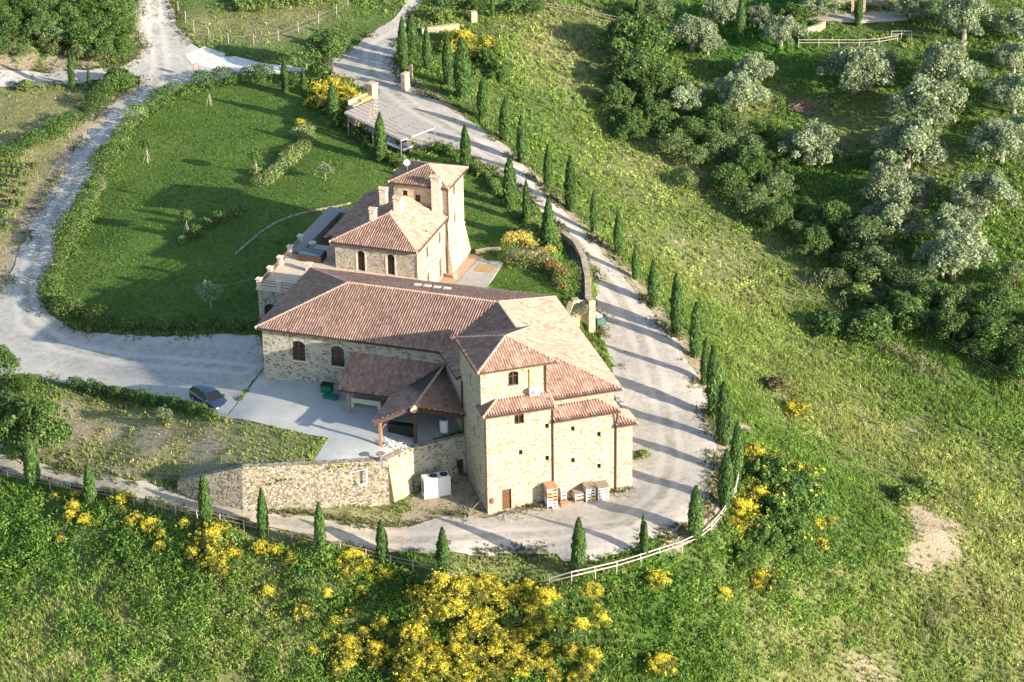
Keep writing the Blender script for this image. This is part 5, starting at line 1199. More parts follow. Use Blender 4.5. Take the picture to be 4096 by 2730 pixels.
# ------------------------------------------------------------------ tall grass of the meadows
def in_bld(x, y):
    r = np.zeros(x.shape, bool)
    for p in BLD: r |= inpoly(x, y, p)
    return r
def samp(F_, x, y):
    i = np.clip(((x - _xs[14]) / .5).astype(int) + 14, 0, nx - 1); j = np.clip(np.searchsorted(_ys, y), 0, ny - 1)
    return F_[j, i]
def tufts(name, n, region, seed, hmin, hmax, pal, blades=6, w=.048, dens=None, label=None):
    rs = np.random.RandomState(seed); x0, x1, y0, y1 = region
    x = rs.uniform(x0, x1, n); y = rs.uniform(y0, y1, n); z = samp(GZ, x, y)
    u, v = proj(x, y, z); k = (u > -260) & (u < 2600) & (v > -120) & (v < 1700)
    x, y, z = x[k], y[k], z[k]
    bad = in_any(x, y, ['loop', 'track', 'yard', 'conc', 'gl1', 'gl2', 'lawn', 'white']) | in_bld(x, y)
    so_ = samp(SOIL, x, y); d = vnoise(x, y, 1.3) * .6 + vnoise(x, y, 4.5) * .5
    bad |= rs.rand(len(x)) < so_ * 1.0
    if dens is not None: bad |= ~dens(x, y, d, rs)
    x, y, z, d, so_ = x[~bad], y[~bad], z[~bad], d[~bad], so_[~bad]; k = len(x)
    lush, dry = samp(LUSH, x, y), samp(DRY, x, y)
    hh = (hmin + (hmax - hmin) * np.clip(d * 1.3 - .2, 0, 1.2)) * (.7 + .6 * rs.rand(k)) * (1 - .5 * so_) * (1 - .6 * np.clip(samp(SHORT, x, y), 0, 1)) * .8
    a = rs.rand(k, blades) * 6.283; sp = hh[:, None] * (.25 + .5 * rs.rand(k, blades)); bw = w * (.6 + .8 * rs.rand(k, blades))
    hb = hh[:, None] * (.6 + .5 * rs.rand(k, blades))
    B = np.stack([x[:, None] + np.cos(a) * .06, y[:, None] + np.sin(a) * .06, z[:, None] + 0 * a - .05], -1)
    Tp = np.stack([x[:, None] + np.cos(a) * sp, y[:, None] + np.sin(a) * sp, z[:, None] + hb], -1)
    sd_ = np.stack([-np.sin(a), np.cos(a), 0 * a], -1) * bw[..., None]
    V_ = np.stack([B - sd_, B + sd_, Tp], 2).reshape(-1, 3)
    Fq = np.arange(len(V_)).reshape(-1, 3)
    pa = np.array(pal['base']); pl_ = np.array(pal['lush']); pd = np.array(pal['dry'])
    i = (rs.rand(k) * len(pa)).astype(int)
    mixn = vnoise(x + 300, y, 9.0)[:, None]; tone = (.75 + .5 * vnoise(x, y + 77, 2.0))[:, None]
    c = pa[i]; c = c * (1 - lush[:, None]) + pl_[i % len(pl_)] * lush[:, None]
    dd = np.clip(dry * 1.1 + (mixn[:, 0] - .5) * .8, 0, 1)[:, None] * (rs.rand(k, 1) < .85); c = c * (1 - dd) + pd[i % len(pd)] * dd
    c = c * tone * (.85 + .3 * rs.rand(k, 1))
    cols = np.repeat(c, blades * 3, 0)
    o = link_mesh(name, mesh_np(name, V_, Fq, cols), MT['leaf'], None, kind='stuff', label=label, cat="grass")
    return k
PALG = dict(base=[(.10,.16,.03),(.13,.19,.04),(.08,.13,.028),(.16,.21,.06),(.115,.17,.045)], lush=[(.055,.13,.02),(.08,.17,.028),(.10,.20,.03)], dry=[(.22,.23,.08),(.27,.26,.11),(.18,.21,.07),(.34,.30,.17)])
dn = lambda x, y, d, rs: rs.rand(len(x)) < np.clip(.25 + d * 1.2, 0, 1)
NT = 1.0
PALG = {k: [(min(1, c[0] * 1.72), min(1, c[1] * 1.80), min(1, c[2] * 1.5)) for c in v] for k, v in PALG.items()}
n1 = tufts("meadow_grass", int(175000 * NT), (-68, 82, 165, 262), 1, .25, .75, PALG, dens=dn, label="tall tufted meadow grass covering the near and right slopes")
n2 = tufts("far_grass", int(85000 * NT), (-90, 90, 262, 372), 2, .25, .65, PALG, blades=5, w=.06, dens=dn, label="rough grass of the far slopes and verges")
def clumps_(name, n, region, seed, size, leaf, k, pal, label, dens):
    rs = np.random.RandomState(seed); x0, x1, y0, y1 = region
    x = rs.uniform(x0, x1, n); y = rs.uniform(y0, y1, n); z = samp(GZ, x, y); u, v = proj(x, y, z)
    ok = (u > -260) & (u < 2600) & (v > -120) & (v < 1700) & ~in_any(x, y, ['loop', 'track', 'yard', 'conc', 'gl1', 'gl2', 'lawn', 'white']) & ~in_bld(x, y)
    ok &= rs.rand(n) > samp(SOIL, x, y) * 1.3; ok &= rs.rand(n) > np.clip(samp(SHORT, x, y), 0, .97); d = vnoise(x, y, 1.1) * .55 + vnoise(x, y, 3.7) * .45; ok &= rs.rand(n) < np.clip((d - dens) * 4, 0.04, 1)
    x, y, z, d = x[ok], y[ok], z[ok], d[ok]; m = len(x); lush, dry = samp(LUSH, x, y), samp(DRY, x, y); R = .78 * size * (.5 + .9 * rs.rand(m)) * (.6 + d)
    dd = rs.randn(m, k, 3); dd /= np.linalg.norm(dd, axis=2)[..., None]; dd[..., 2] = np.abs(dd[..., 2]) * .9
    pos = np.stack([x, y, z], -1)[:, None] + dd * R[:, None, None] * (.6 + .4 * rs.rand(m, k, 1)); pos = pos.reshape(-1, 3); nn = dd.reshape(-1, 3)
    V_, Q = quads(pos, nn, np.full(len(pos), leaf), rs, 2.3, .7)
    pa, pl_, pd = [np.array(pal[q]) for q in ('base', 'lush', 'dry')]; i = (rs.rand(m) * len(pa)).astype(int)
    c = pa[i]; c = c * (1 - lush[:, None]) + pl_[i % len(pl_)] * lush[:, None]; w = np.clip(dry + (vnoise(x + 300, y, 9.0) - .5) * .8, 0, 1)[:, None]; c = c * (1 - w) + pd[i % len(pd)] * w
    c = c * (.7 + .6 * vnoise(x, y + 77, 2.0))[:, None]; c = np.repeat(c, k, 0) * (.8 + .4 * rs.rand(m * k, 1))
    link_mesh(name, mesh_np(name, V_, Q, np.repeat(np.clip(c, 0, 1), 4, 0)), MT['leaf'], None, kind='stuff', label=label, cat="ground cover")
clumps_("leafy_weeds", 90000, (-68, 82, 165, 262), 21, .40, .105, 19, PALG, "leafy weeds tufted through the near meadow", .42)
clumps_("leafy_weeds", 55000, (-90, 90, 262, 372), 22, .46, .13, 15, PALG, "leafy weeds tufted through the far slopes", .40)
def undergrowth():
    rs = np.random.RandomState(31); n = 26000; x = rs.uniform(-55, 50, n); y = rs.uniform(172, 215, n); z = samp(GZ, x, y)
    ok = (rs.rand(n) < samp(UNDER, x, y) * (vnoise(x, y, 2.2) * 1.3 - .15)) & ~in_any(x, y, ['loop', 'track', 'yard', 'conc']) & ~in_bld(x, y); u, v = proj(x, y, z); ok &= (v > np.interp(u, [0,500,1000,1262,1400,1600,1690,1700,2400], [1108,1208,1330,1360,1325,1262,1150,900,900])); ok &= rs.rand(n) > samp(SHORT, x, y); x, y, z = x[ok], y[ok], z[ok]; m = len(x); k = 34
    R = .45 + .5 * rs.rand(m) * (.5 + vnoise(x, y, 3)); dd = rs.randn(m, k, 3); dd /= np.linalg.norm(dd, axis=2)[..., None]; dd[..., 2] = np.abs(dd[..., 2])
    pos = (np.stack([x, y, z], -1)[:, None] + dd * R[:, None, None] * (.65 + .4 * rs.rand(m, k, 1))).reshape(-1, 3)
    V_, Q = quads(pos, dd.reshape(-1, 3), np.full(len(pos), .12), rs, 2.6, .6)
    c = np.array([(.11,.21,.035),(.14,.26,.04),(.08,.165,.033),(.21,.32,.06)])[(rs.rand(m) * 4).astype(int)] * (.75 + .5 * vnoise(x, y + 7, 2.5))[:, None]; c = np.repeat(c, k, 0) * (.8 + .4 * rs.rand(m * k, 1))
    link_mesh("undergrowth", mesh_np("undergrowth", V_, Q, np.repeat(c, 4, 0)), MT['leaf'], None, kind='stuff', label="dense leafy undergrowth between the broom bushes", cat="ground cover")
undergrowth()
# weeds creeping onto the gravel edges and short tufts on the lawn rim
def edge_weeds(name, key, n, label, amp=.9, seed=4):
    rs = np.random.RandomState(seed); P_ = np.array([p[:2] for p in WP[key]]); i = rs.randint(0, len(P_), n)
    x = P_[i, 0] + rs.randn(n) * amp; y = P_[i, 1] + rs.randn(n) * amp; u, v = proj(x, y, samp(GZ, x, y))
    k = (vnoise(x, y, 2.4) > .48) & (u > -50) & (u < 2400) & (v > -50) & ~in_bld(x, y)
    for dx, dy in ((1.3,0),(-1.3,0),(0,1.3),(0,-1.3),(2.3,0),(-2.3,0),(0,2.3),(0,-2.3)): k &= ~in_any(x+dx, y+dy, ['conc','white'] + (['yard', 'track'] if key == 'loop' else ['loop']))
    x, y = x[k], y[k]; m = len(x); z = samp(GZ, x, y)
    inside = in_any(x, y, ['loop', 'yard']); z = z + np.where(inside, .2, 0); h = .12 + .25 * rs.rand(m)
    Vs = []
    for b in range(4):
        a = rs.rand(m) * 6.283; B = np.stack([x, y, z - .03], -1); sd_ = np.stack([-np.sin(a), np.cos(a), 0*a], -1) * .06
        Tp = B + np.stack([np.cos(a)*h*.6, np.sin(a)*h*.6, h], -1); Vs.append(np.stack([B - sd_, B + sd_, Tp], 1))
    V_ = np.concatenate(Vs).reshape(-1, 3); pal = np.array([(.20,.20,.08),(.14,.17,.05),(.30,.26,.14),(.11,.15,.04)])
    c = np.tile(pal[(rs.rand(m) * 4).astype(int)], (4, 1)); c = np.repeat(c, 3, 0)
    link_mesh(name, mesh_np(name, V_, np.arange(len(V_)).reshape(-1, 3), c), MT['leaf'], None, kind='stuff', label=label, cat="weeds")
edge_weeds("verge_weeds", 'loop', 16000, "low dry weeds along the edges of the gravel road", .6)
edge_weeds("track_weeds", 'track', 7000, "low weeds along both sides of the dirt track", .5, 6)
edge_weeds("yard_weeds", 'yard', 9000, "low weeds along the edges of the gravel yard", .7, 5)
def lawn_tufts():
    rs = np.random.RandomState(9); n = 90000; x = rs.uniform(-60, 15, n); y = rs.uniform(222, 310, n)
    k = in_any(x, y, ['lawn', 'gl1', 'gl2']) & ~in_bld(x, y); x, y = x[k], y[k]; m = len(x); z = Z(x, y, 'U') + .04; h = .06 + .1 * rs.rand(m) * (.4 + vnoise(x, y, 1.5))
    a = rs.rand(m) * 6.283; B = np.stack([x, y, z], -1); sd_ = np.stack([-np.sin(a), np.cos(a), 0*a], -1) * .10
    V_ = np.stack([B - sd_, B + sd_, B + np.stack([np.cos(a)*h, np.sin(a)*h, h], -1)], 1).reshape(-1, 3)
    t = (.7 + .6 * vnoise(x, y, 3.0) * (.8 + .4 * rs.rand(m)))[:, None]; pal = np.array([(.085,.16,.025),(.12,.19,.035),(.068,.13,.02),(.16,.21,.055)])
    c = np.repeat(pal[(rs.rand(m) * 4).astype(int)] * t, 3, 0)
    link_mesh("lawn_grass", mesh_np("lawn_grass", V_, np.arange(len(V_)).reshape(-1, 3), c), MT['leaf'], None, kind='stuff', label="short mown grass blades of the lawn", cat="grass")
lawn_tufts()
# ------------------------------------------------------------------ fences
def fence(name, pts, label, level=None, step=2.4, h=1.05, rails=(.55, .95), r=.045, mat='rail', pm='rail'):
    q = [Vector(G(u, v, level)) for u, v in pts]; dist = [0]
    for a, b in zip(q, q[1:]): dist.append(dist[-1] + (b - a).length)
    n = max(2, round(dist[-1] / step)); P_ = []
    for i in range(n + 1):
        s = dist[-1] * i / n; k = max(j for j in range(len(q)) if dist[j] <= s + 1e-6); k = min(k, len(q) - 2)
        P_.append(q[k].lerp(q[k+1], (s - dist[k]) / (dist[k+1] - dist[k])))
    root = empty(name, P_[0], 0, label, "fence"); pmsh = MB().tube([(0,0,-.3),(0,0,h)], [.055,.045] if r > .02 else [.04,.035], 7)
    me = bpy.data.meshes.new("post"); me.from_pydata(pmsh.v, [], pmsh.f); me.update(); me.materials.append(MT[pm]); rs = random.Random(3)
    for p in P_:
        o = bpy.data.objects.new("post", me); COL.objects.link(o); o.parent = root; o.location = p - P_[0]; o.rotation_euler = (rs.uniform(-.05,.05), rs.uniform(-.05,.05), 0)
    for z in rails:
        MB().tube([p - P_[0] + Vector((0,0,z + rs.uniform(-.03,.03))) for p in P_], r, 6).build("rail", MT[mat], root, local=True)
    return root
fence("rail_fence", [(-30,1092),(60,1113),(150,1133),(260,1152),(330,1168),(430,1190),(520,1207),(600,1228),(700,1250),(800,1275),(900,1300),(1000,1322),(1060,1340)], "long two-rail wooden fence along the lower side of the path", 'L', mat='wood', pm='rail')
fence("rail_fence", [(1262,1350),(1300,1340),(1350,1328),(1406,1316),(1466,1298),(1530,1277),(1595,1255),(1625,1235),(1652,1205),(1672,1178),(1690,1140),(1697,1105)], "bleached two-rail fence curving round the road bend below the tower", 'L', r=.06)
fence("rail_fence", [(1440,315),(1490,333),(1535,352),(1580,385),(1640,435),(1720,480),(1800,525),(1870,570),(1940,630),(2030,700),(2130,770),(2240,830),(2353,905)], "thin weathered fence running along the edge of the gully", mat='wood', pm='wood')
fence("rail_fence", [(1240,22),(1300,30),(1350,40),(1400,52),(1440,60)], "weathered rail fence along the track at the top", mat='wood', pm='wood')
fence("rail_fence", [(1835,108),(1880,108),(1940,108),(2000,108),(2050,102),(2062,98)], "pale rail fence in front of the farmhouse yard", h=1.1)
fence("rail_fence", [(2048,88),(2094,88)], "short pale rail panel at the end of the farmhouse fence", step=2.4)
fence("wire_fence", [(410,30),(440,70),(480,92),(530,105),(590,105),(640,95),(690,75),(740,55),(780,35),(800,15)], "thin wire fence with pale posts round the upper vineyard", h=1.6, rails=(.6,1.2), r=.012, step=3.2, mat='steel')
fence("wire_fence", [(1080,240),(1120,288),(1180,345),(1225,400),(1285,455),(1335,510),(1390,562),(1440,618),(1480,672),(1525,730),(1575,790),(1607,850),(1630,905)], "thin dark wire fence behind the row of cypresses", 'L', h=.9, rails=(.4,.8), r=.015, step=3.0, mat='darkwood', pm='wood')
fence("wire_fence", [(430,1094),(520,1080),(620,1077),(700,1073)], "grey mesh fence on top of the left part of the boulder wall", 'U', h=.9, rails=(.2,.4,.6,.8), r=.012, step=2.0, mat='steel', pm='steel')

# ------------------------------------------------------------------ carport, gate pillars, barbecue
cp = empty("carport", (-14, 282, 5.4), 0, "open carport with grey corrugated lean-to roof on steel posts beside the road", "carport")
Z8 = 8.1
cA, cB, cC, cD = [Vector(P(u, v, zz)) for u, v, zz in ((791,258,8.5),(865,226,8.5),(998,292,7.7),(921,321,7.7))]
def carroof():
    u = (cC - cB).normalized(); w = (cA - cB); n = 8
    for i in range(n):
        s0, s1 = i / n + .006, (i + 1) / n - .012; mb = MB(); K_ = 40
        a, b = cB.lerp(cA, s0), cB.lerp(cA, s1); c, d = cC.lerp(cD, s0), cC.lerp(cD, s1)
        for j in range(10):
            t0, t1 = j / 10, (j + 1) / 10; z0, z1 = (.045 if j % 2 else 0), (0 if j % 2 else .045)
            p = [a.lerp(b, t0) + Vector((0,0,z0)), a.lerp(b, t1) + Vector((0,0,z1)), c.lerp(d, t1) + Vector((0,0,z1)), c.lerp(d, t0) + Vector((0,0,z0))]
            mb.poly(p)
        mb.build("roof_sheet", MT['corr'], cp)
carroof()
fr_ = MB()
dz = Vector((0,0,-.14))
for a, b in ((cB,cC),(cA,cD),(cD,cC),(cA,cB)): fr_.beam(a+dz, b+dz, .1, .16)
for t in (.25,.5,.75): fr_.beam(cB.lerp(cC,t)+dz, cA.lerp(cD,t)+dz, .08, .14)
fr_.build("frame", MT['rail'], cp)
for p in (cC, cD, cC.lerp(cB,.5), cD.lerp(cA,.5), cA.lerp(cD,.06), cB.lerp(cC,.06)):
    g_ = float(Z(p.x, p.y, 'U')); MB().tube([(p.x, p.y, g_-.1), (p.x, p.y, p.z-.15)], .06, 8).build("post", MT['steel'], cp)
bq = empty("stone_barbecue", P(865,224,5.6), 0, "sunlit stone barbecue wall with tall chimney at the carport's far end", "barbecue")
fb = Frame(P(867,224,8.3)[:2], math.degrees(math.atan2((cA-cB).y, (cA-cB).x)))
MB().box(fb, -.1, .85, -.9, 0, 5.2, 10.0).build("chimney_stack", MT['garden'], bq); MB().box(fb, -.2, .95, -1.0, .1, 10.0, 10.12).build("cap", MT['ridge'], bq)
MB().box(fb, .85, 2.6, -.7, -.1, 5.2, 8.75).build("firebox", plain("firebrick", (.60,.34,.12), .9), bq); MB().box(fb, 2.6, 4.2, -.7, 0, 5.2, 8.5).build("side_wall", MT['garden'], bq); MB().box(fb, .9, 4.2, -.9, -.7, 5.2, 9.0).build("back_wall", MT['garden'], bq)
for k, (u, v, w, h, n) in enumerate(((932,207,.6,2.1,"thick sunlit stone gate pillar at the road entrance below the cypresses"),(944,186,.32,1.9,"slim stone pillar just behind the thick gate pillar"))):
    q = G(u, v, 'U'); f = Frame(q, -30); o = empty("gate_pillar", q, 0, n, "pillar", "gate pillars")
    MB().box(f, -w*.55, w*.55, -w, w, q[2]-.3, q[2]+h, .06).build("shaft", MT['garden'], o); MB().box(f, -w*.5, w*.5, -w*.95, w*.95, q[2]+h, q[2]+h+.1).build("cap", MT['ridge'], o)
q = G(732, 110, 'U'); f = Frame(q, 20); o = empty("gate_pillar", q, 0, "small stone post with pinkish top on the grass above the junction", "pillar", "gate pillars"); MB().box(f, -.4,.4,-.4,.4, q[2]-.3, q[2]+1.3).build("shaft", MT['garden'], o); MB().box(f,-.45,.45,-.45,.45,q[2]+1.3,q[2]+1.4).build("cap", MT['ridge'], o)
q = G(1020, 72, 'U'); f = Frame(q, 20); o = empty("low_wall", q, 0, "low sunlit stone wall beside the far road bend", "wall"); MB().box(f, -3.0, 2.0,-.3,.3, q[2]-.3, q[2]+.8).build("masonry", MT['garden'], o)
q = G(1088, 48, 'U'); f = Frame(q, 20); o = empty("low_wall", q, 0, "short stone pier among shrubs at the top gate", "wall"); MB().box(f, -.4, .4,-.4,.4, q[2]-.3, q[2]+1.3).build("masonry", MT['garden'], o)
def wallstrip(name, pts, h, w, label, level='U', mt='garden'):
    q = [G(u, v, level) for u, v in pts]; o = empty(name, q[0], 0, label, "wall"); mb = MB()
    battered(mb, [p[:2] for p in q], [p[2] + h for p in q], [p[2] for p in q], [.08] * len(q), w); mb.build("masonry", MT[mt], o)
wallstrip("dry_stone_wall", [(805,468),(770,476),(735,482),(700,490),(665,500),(635,512),(605,530),(580,550),(555,572),(538,586)], .2, .25, "low curved dry stone wall across the lawn left of the villa", mt='retain')
wallstrip("dry_stone_wall", [(590,640),(560,645),(520,656),(480,672),(445,688),(420,704)], .05, .2, "faint stone edging in the shaded lower lawn", mt='retain')
wallstrip("low_wall", [(1150,576),(1120,578),(1092,582)], .45, .4, "pale stepped low wall at the head of the grey patio", mt='garden')
wallstrip("low_wall", [(1262,598),(1240,590),(1200,588),(1165,592)], .7, .4, "pale low garden wall behind the dusty shrubs", mt='garden')
wallstrip("dry_stone_wall", [(1890,60),(1878,68),(1860,74),(1835,78)], .8, .5, "curved sunlit stone wall at the farmhouse yard", None)
# farmhouse corner at the very top
fh = empty("farmhouse", G(1930, 20), 0, "dark farmhouse porch with a grey roof at the top right edge", "house")
ff = Frame(G(1925, 30), -8); gz_ = G(1925, 30)[2]
MB().box(ff, -3.2, 6.5, 2.2, 8, gz_-.5, gz_+3.2).build("wall", MT['hall'], fh); 
rm = MB(); rm.poly([ff.w(-3.6,-.8,gz_+2.6), ff.w(2.2,-.8,gz_+2.6), ff.w(2.2,4.5,gz_+4.2), ff.w(-3.6,4.5,gz_+4.2)]); rm.poly([ff.w(-3.6,-.8,gz_+2.5), ff.w(-3.6,4.5,gz_+4.1), ff.w(2.2,4.5,gz_+4.1), ff.w(2.2,-.8,gz_+2.5)])
rm.poly([ff.w(2.2,-.2,gz_+2.7), ff.w(7,-.2,gz_+2.7), ff.w(7,4.5,gz_+4.2), ff.w(2.2,4.5,gz_+4.2)]); rm.build("roof", MT['darkwood'], fh)
for x in (-3.2, 1.9, 3.4): MB().box(ff, x-.18, x+.18, -.5, -.14, gz_-.2, gz_+2.6).build("porch_post", MT['garden'], fh)
flat("farm_yard", ff, [(-4,2.2),(8,2.2),(9,-1.5),(3,-3.0),(-4,-2.2)], gz_+.12, gravel_mat("farm_paving", (.34,.31,.28), (.48,.44,.40)), kind='structure')
tb_ = empty("garden_table", ff.w(-3.4,-.6,gz_+.12), 0, "round green table at the farmhouse porch", "table"); MB().tube([(0,0,.72),(0,0,.76)], .6, 14).build("tabletop", MT['green'], tb_, local=True); MB().tube([(0,0,0),(0,0,.72)], .05, 6).build("leg", MT['green'], tb_, local=True)
bp = empty("brush_pile", G(1850,245), 0, "oval pile of brown cut brush between the olive rows", "brush pile")
rsb = random.Random(8); mb = MB()
for i in range(420):
    a = rsb.uniform(0, 6.283); r = math.sqrt(rsb.random()); x, y = math.cos(a)*r*2.2, math.sin(a)*r*1.6; z = .5*(1-r*r)*rsb.random(); b = rsb.uniform(0, 3.14); l = rsb.uniform(.2,.6)
    mb.beam((x-math.cos(b)*l, y-math.sin(b)*l, z), (x+math.cos(b)*l, y+math.sin(b)*l, z+rsb.uniform(-.05,.2)), .05)
mb.build("branches", plain("cut_brush", (.24,.18,.13), .95, 0, .35, scale=5), bp, local=True, kind='stuff')

# ------------------------------------------------------------------ blue estate car
def car(name, loc, rz, label, paint='blue', group=None):
    r = empty(name, loc, rz, label, "car", group)
    # section outline along x (rear -2.1 .. front 2.1): (x, z_belt)
    Lh, W_ = 2.12, .86
    xs = [-2.12,-2.05,-1.8,-1.2,-.4,.4,.95,1.5,1.95,2.12]; zb = [.62,.86,.93,.95,.93,.92,.90,.82,.72,.55]; wd = [.70,.80,.86,.87,.88,.88,.87,.85,.78,.62]
    mb = MB(); n = len(xs)
    for i in range(n):
        x, z, w = xs[i], zb[i], wd[i]
        for y, zz in ((-w*.96,.22),(-w,.5),(-w*.97,z-.04),(-w*.86,z),(0,z+.03),(w*.86,z),(w*.97,z-.04),(w,.5),(w*.96,.22)): mb.v.append((x,y,zz))
    for i in range(n-1):
        for j in range(8): a = i*9+j; mb.f.append((a, a+9, a+10, a+1))
        mb.f.append((i*9, i*9+8, (i+1)*9+8, (i+1)*9))
    mb.f.append(tuple(range(9))); mb.f.append(tuple(reversed(range((n-1)*9, n*9))))
    mb.build("body", MT[paint], r, smooth=True, local=True)
    cb = [(-1.95,.9,.74),(-1.62,1.36,.60),(-.9,1.46,.60),(.05,1.46,.60),(.35,1.40,.61),(1.02,.92,.76)]
    # cabin glass then roof skin
    g = MB(); s_ = []
    lo = [(-1.95,.74,.88),(1.08,.76,.88)]; hi = [(-1.62,.58,1.34),(.28,.58,1.38)]
    pts = {}
    for sgn in (-1, 1):
        pts[sgn] = [(-1.95,.78*sgn,.9),(1.08,.8*sgn,.9),(.30,.60*sgn,1.38),(-1.6,.60*sgn,1.36)]
    R_, L_ = pts[-1], pts[1]
    g.poly([R_[0],R_[1],R_[2],R_[3]]); g.poly([L_[3],L_[2],L_[1],L_[0]]); g.poly([R_[1],L_[1],L_[2],R_[2]]); g.poly([L_[0],R_[0],R_[3],L_[3]])
    g.build("windows", MT['glass'], r, local=True)
    rf = MB(); xr = [-1.66,-1.3,-.6,.0,.34]; zr = [1.36,1.43,1.47,1.45,1.385]
    for x, z in zip(xr, zr):
        for y, d in ((-.63,-.035),(-.55,.0),(0,.03),(.55,.0),(.63,-.035)): rf.v.append((x, y, z+d))
    for i in range(4):
        for j in range(4): a = i*5+j; rf.f.append((a, a+5, a+6, a+1))
    rf.build("roof", MT[paint], r, smooth=True, local=True)
    pm = MB()
    for sg in (-1,1):
        for x0, x1, z1 in ((1.06,.31,1.385),(-.35,-.38,1.42),(-1.95,-1.62,1.36)): pm.beam((x0,.80*sg,.9),(x1,.61*sg,z1),.06,.05)
    pm.build("pillar", MT[paint], r, local=True)
    for x in (-1.32, 1.32):
        for sg in (-1, 1):
            w = MB().tube([(x,.64*sg,.32),(x,.89*sg,.32)], .32, 18).build("wheel", MT['black'], r, local=True)
            MB().tube([(x,.885*sg,.32),(x,.90*sg,.32)], .2, 10).build("rim", MT['rim'], w, local=True)
            MB().box(LOC, 1.9 if x>0 else -2.09, 2.06 if x>0 else -1.98, (.45 if sg>0 else -.72), (.72 if sg>0 else -.45), .58, .70).build("headlight" if x > 0 else "tail_light", MT['chrome'] if x>0 else MT['sign'], r, local=True)
    for sg in (-1,1): MB().box(LOC, .72,.9,.92*sg-.1,.92*sg+.1,.9,1.04).build("wing_mirror", MT[paint], r, local=True)
    MB().box(LOC, 2.05,2.13,-.5,.5,.42,.56).build("grille", MT['black'], r, local=True)
    return r
c1, c2 = G(429,914,'U'), G(500,946.5,'U'); ang = math.atan2(c2[1]-c1[1], c2[0]-c1[0])
cc = ((c1[0]+c2[0])/2 - math.sin(ang)*.9*1.0, (c1[1]+c2[1])/2 + math.cos(ang)*.9, c1[2] + .05)
pc = car("parked_car", cc, ang, "blue hatchback parked on the gravel yard beside the clipped hedge"); pc.scale = (1.13, 1.08, 1.08)
for k, t in enumerate((.30, .72)):
    p = cD.lerp(cA, .28 if k == 0 else .62).lerp(cC.lerp(cB, .28 if k==0 else .62), .32 if k==0 else .4); g_ = float(Z(p.x, p.y, 'U'))
    car("parked_car", (p.x, p.y, g_), math.atan2((cC-cB).y, (cC-cB).x), ["silver car nosing out of the carport's near end", "dark car deeper under the carport roof"][k], 'rim' if k == 0 else 'darkwood', "cars under the carport")

# ------------------------------------------------------------------ yard and recess objects
def obj_at(name, loc, rz, label, cat, parts, group=None):
    r = empty(name, loc, rz, label, cat, group)
    for n, mb, mt in parts: mb.build(n, MT[mt] if isinstance(mt, str) else mt, r, local=True)
    return r
ch = obj_at("chiller_unit", T.w(-3.55,4.75,0), T.az, "white boxy chiller with two round fans on top in the recess left of the tower", "chiller", [
   ("casing", MB().box(LOC,-1.25,1.25,-.55,.55,.1,2.0), 'white'), ("plinth", MB().box(LOC,-1.3,1.3,-.6,.6,0,.1), 'concrete')])
for x in (-.25, .75): 
    f_ = MB().tube([(x,0,2.0),(x,0,2.06)], .36, 16).build("fan", MT['black'], ch, local=True); MB().tube([(x,0,2.06),(x,0,2.10)], .1, 8).build("hub", MT['steel'], f_, local=True)
MB().box(LOC,-1.258,-1.252,-.4,.4,.4,1.6).build("grille", MT['steel'], ch, local=True)
tk = obj_at("storage_tank", T.w(-1.7,8.3,4.4), 0, "white upright tank on the ledge under the canopy's right end", "tank", [("body", MB().tube([(0,0,0),(0,0,.1),(0,0,1.2),(0,0,1.25)],[.36,.4,.4,.36],16),'white'),("lid", MB().tube([(0,0,1.25),(0,0,1.32)],[.3,.25],12),'steel')])
mc = obj_at("sorting_machine", L.w(12.2,-2.5,4.35), L.az, "cream machine with two legs and sloping grey top under the left canopy", "machine", [
   ("body", MB().box(LOC,-1.5,1.5,-.35,.55,.55,1.05), 'cream'), ("leg", MB().box(LOC,-1.5,-1.2,-.5,.6,0,.55), 'cream'), ("leg", MB().box(LOC,1.2,1.5,-.5,.6,0,1.1), 'cream'), ("hopper", MB().poly([(-1.5,-.35,1.06),(1.5,-.35,1.06),(1.5,.6,1.45),(-1.5,.6,1.45)]).poly([(-1.5,.6,1.45),(1.5,.6,1.45),(1.5,.6,1.0),(-1.5,.6,1.0)]), 'steel')])
bn = obj_at("waste_bin", L.w(7.5,-.9,4.35), L.az, "green lidded bin against the hall wall left of the canopy", "bin", [("body", MB().box(LOC,-.5,.5,-.35,.35,.12,1.0,-.05), 'green'), ("lid", MB().box(LOC,-.58,.58,-.43,.43,1.0,1.08), 'black')])
for sx in (-.4,.4): MB().tube([(sx,-.3,.1),(sx,.3,.1)], .1, 8).build("wheel", MT['black'], bn, local=True)
obj_at("plastic_crate", L.w(8.3,-2.0,4.35), L.az, "green plastic crate on the concrete in front of the green bin", "crate", [("shell", MB().box(LOC,-.65,.65,-.35,.35,0,.5), 'green'), ("rim", MB().box(LOC,-.7,.7,-.4,.4,.5,.56), 'green')])
rs6 = random.Random(12)
st = MB()
for i in range(46):
    x, y = rs6.uniform(-1.0,1.0), rs6.uniform(-.35,.35); z = rs6.uniform(0,.65)
    a = (x, y, z); b = (x + rs6.uniform(-.5,.5), y + rs6.uniform(-.3,.3), z + rs6.uniform(-.2,.5)); st.beam(a, b, .045)
obj_at("chair_pile", L.w(17.6,-9.35,4.4), L.az, "tangled pile of white folding chairs at the canopy's front corner", "chairs", [("frames", st, 'white')])
dr = obj_at("cable_drum", T.w(-8.6,4.95,4.4), 0, "round dark drum table on the sunny concrete near the wall corner", "drum", [("top", MB().tube([(0,0,.62),(0,0,.68)], .42, 16), 'pallet2'), ("core", MB().tube([(0,0,.05),(0,0,.62)], .12, 8), 'steel'), ("foot", MB().tube([(0,0,0),(0,0,.05)], .35, 14), 'steel')])
sc_ = MB().box(LOC,-1.3,1.3,-.35,.35,0,1.15)
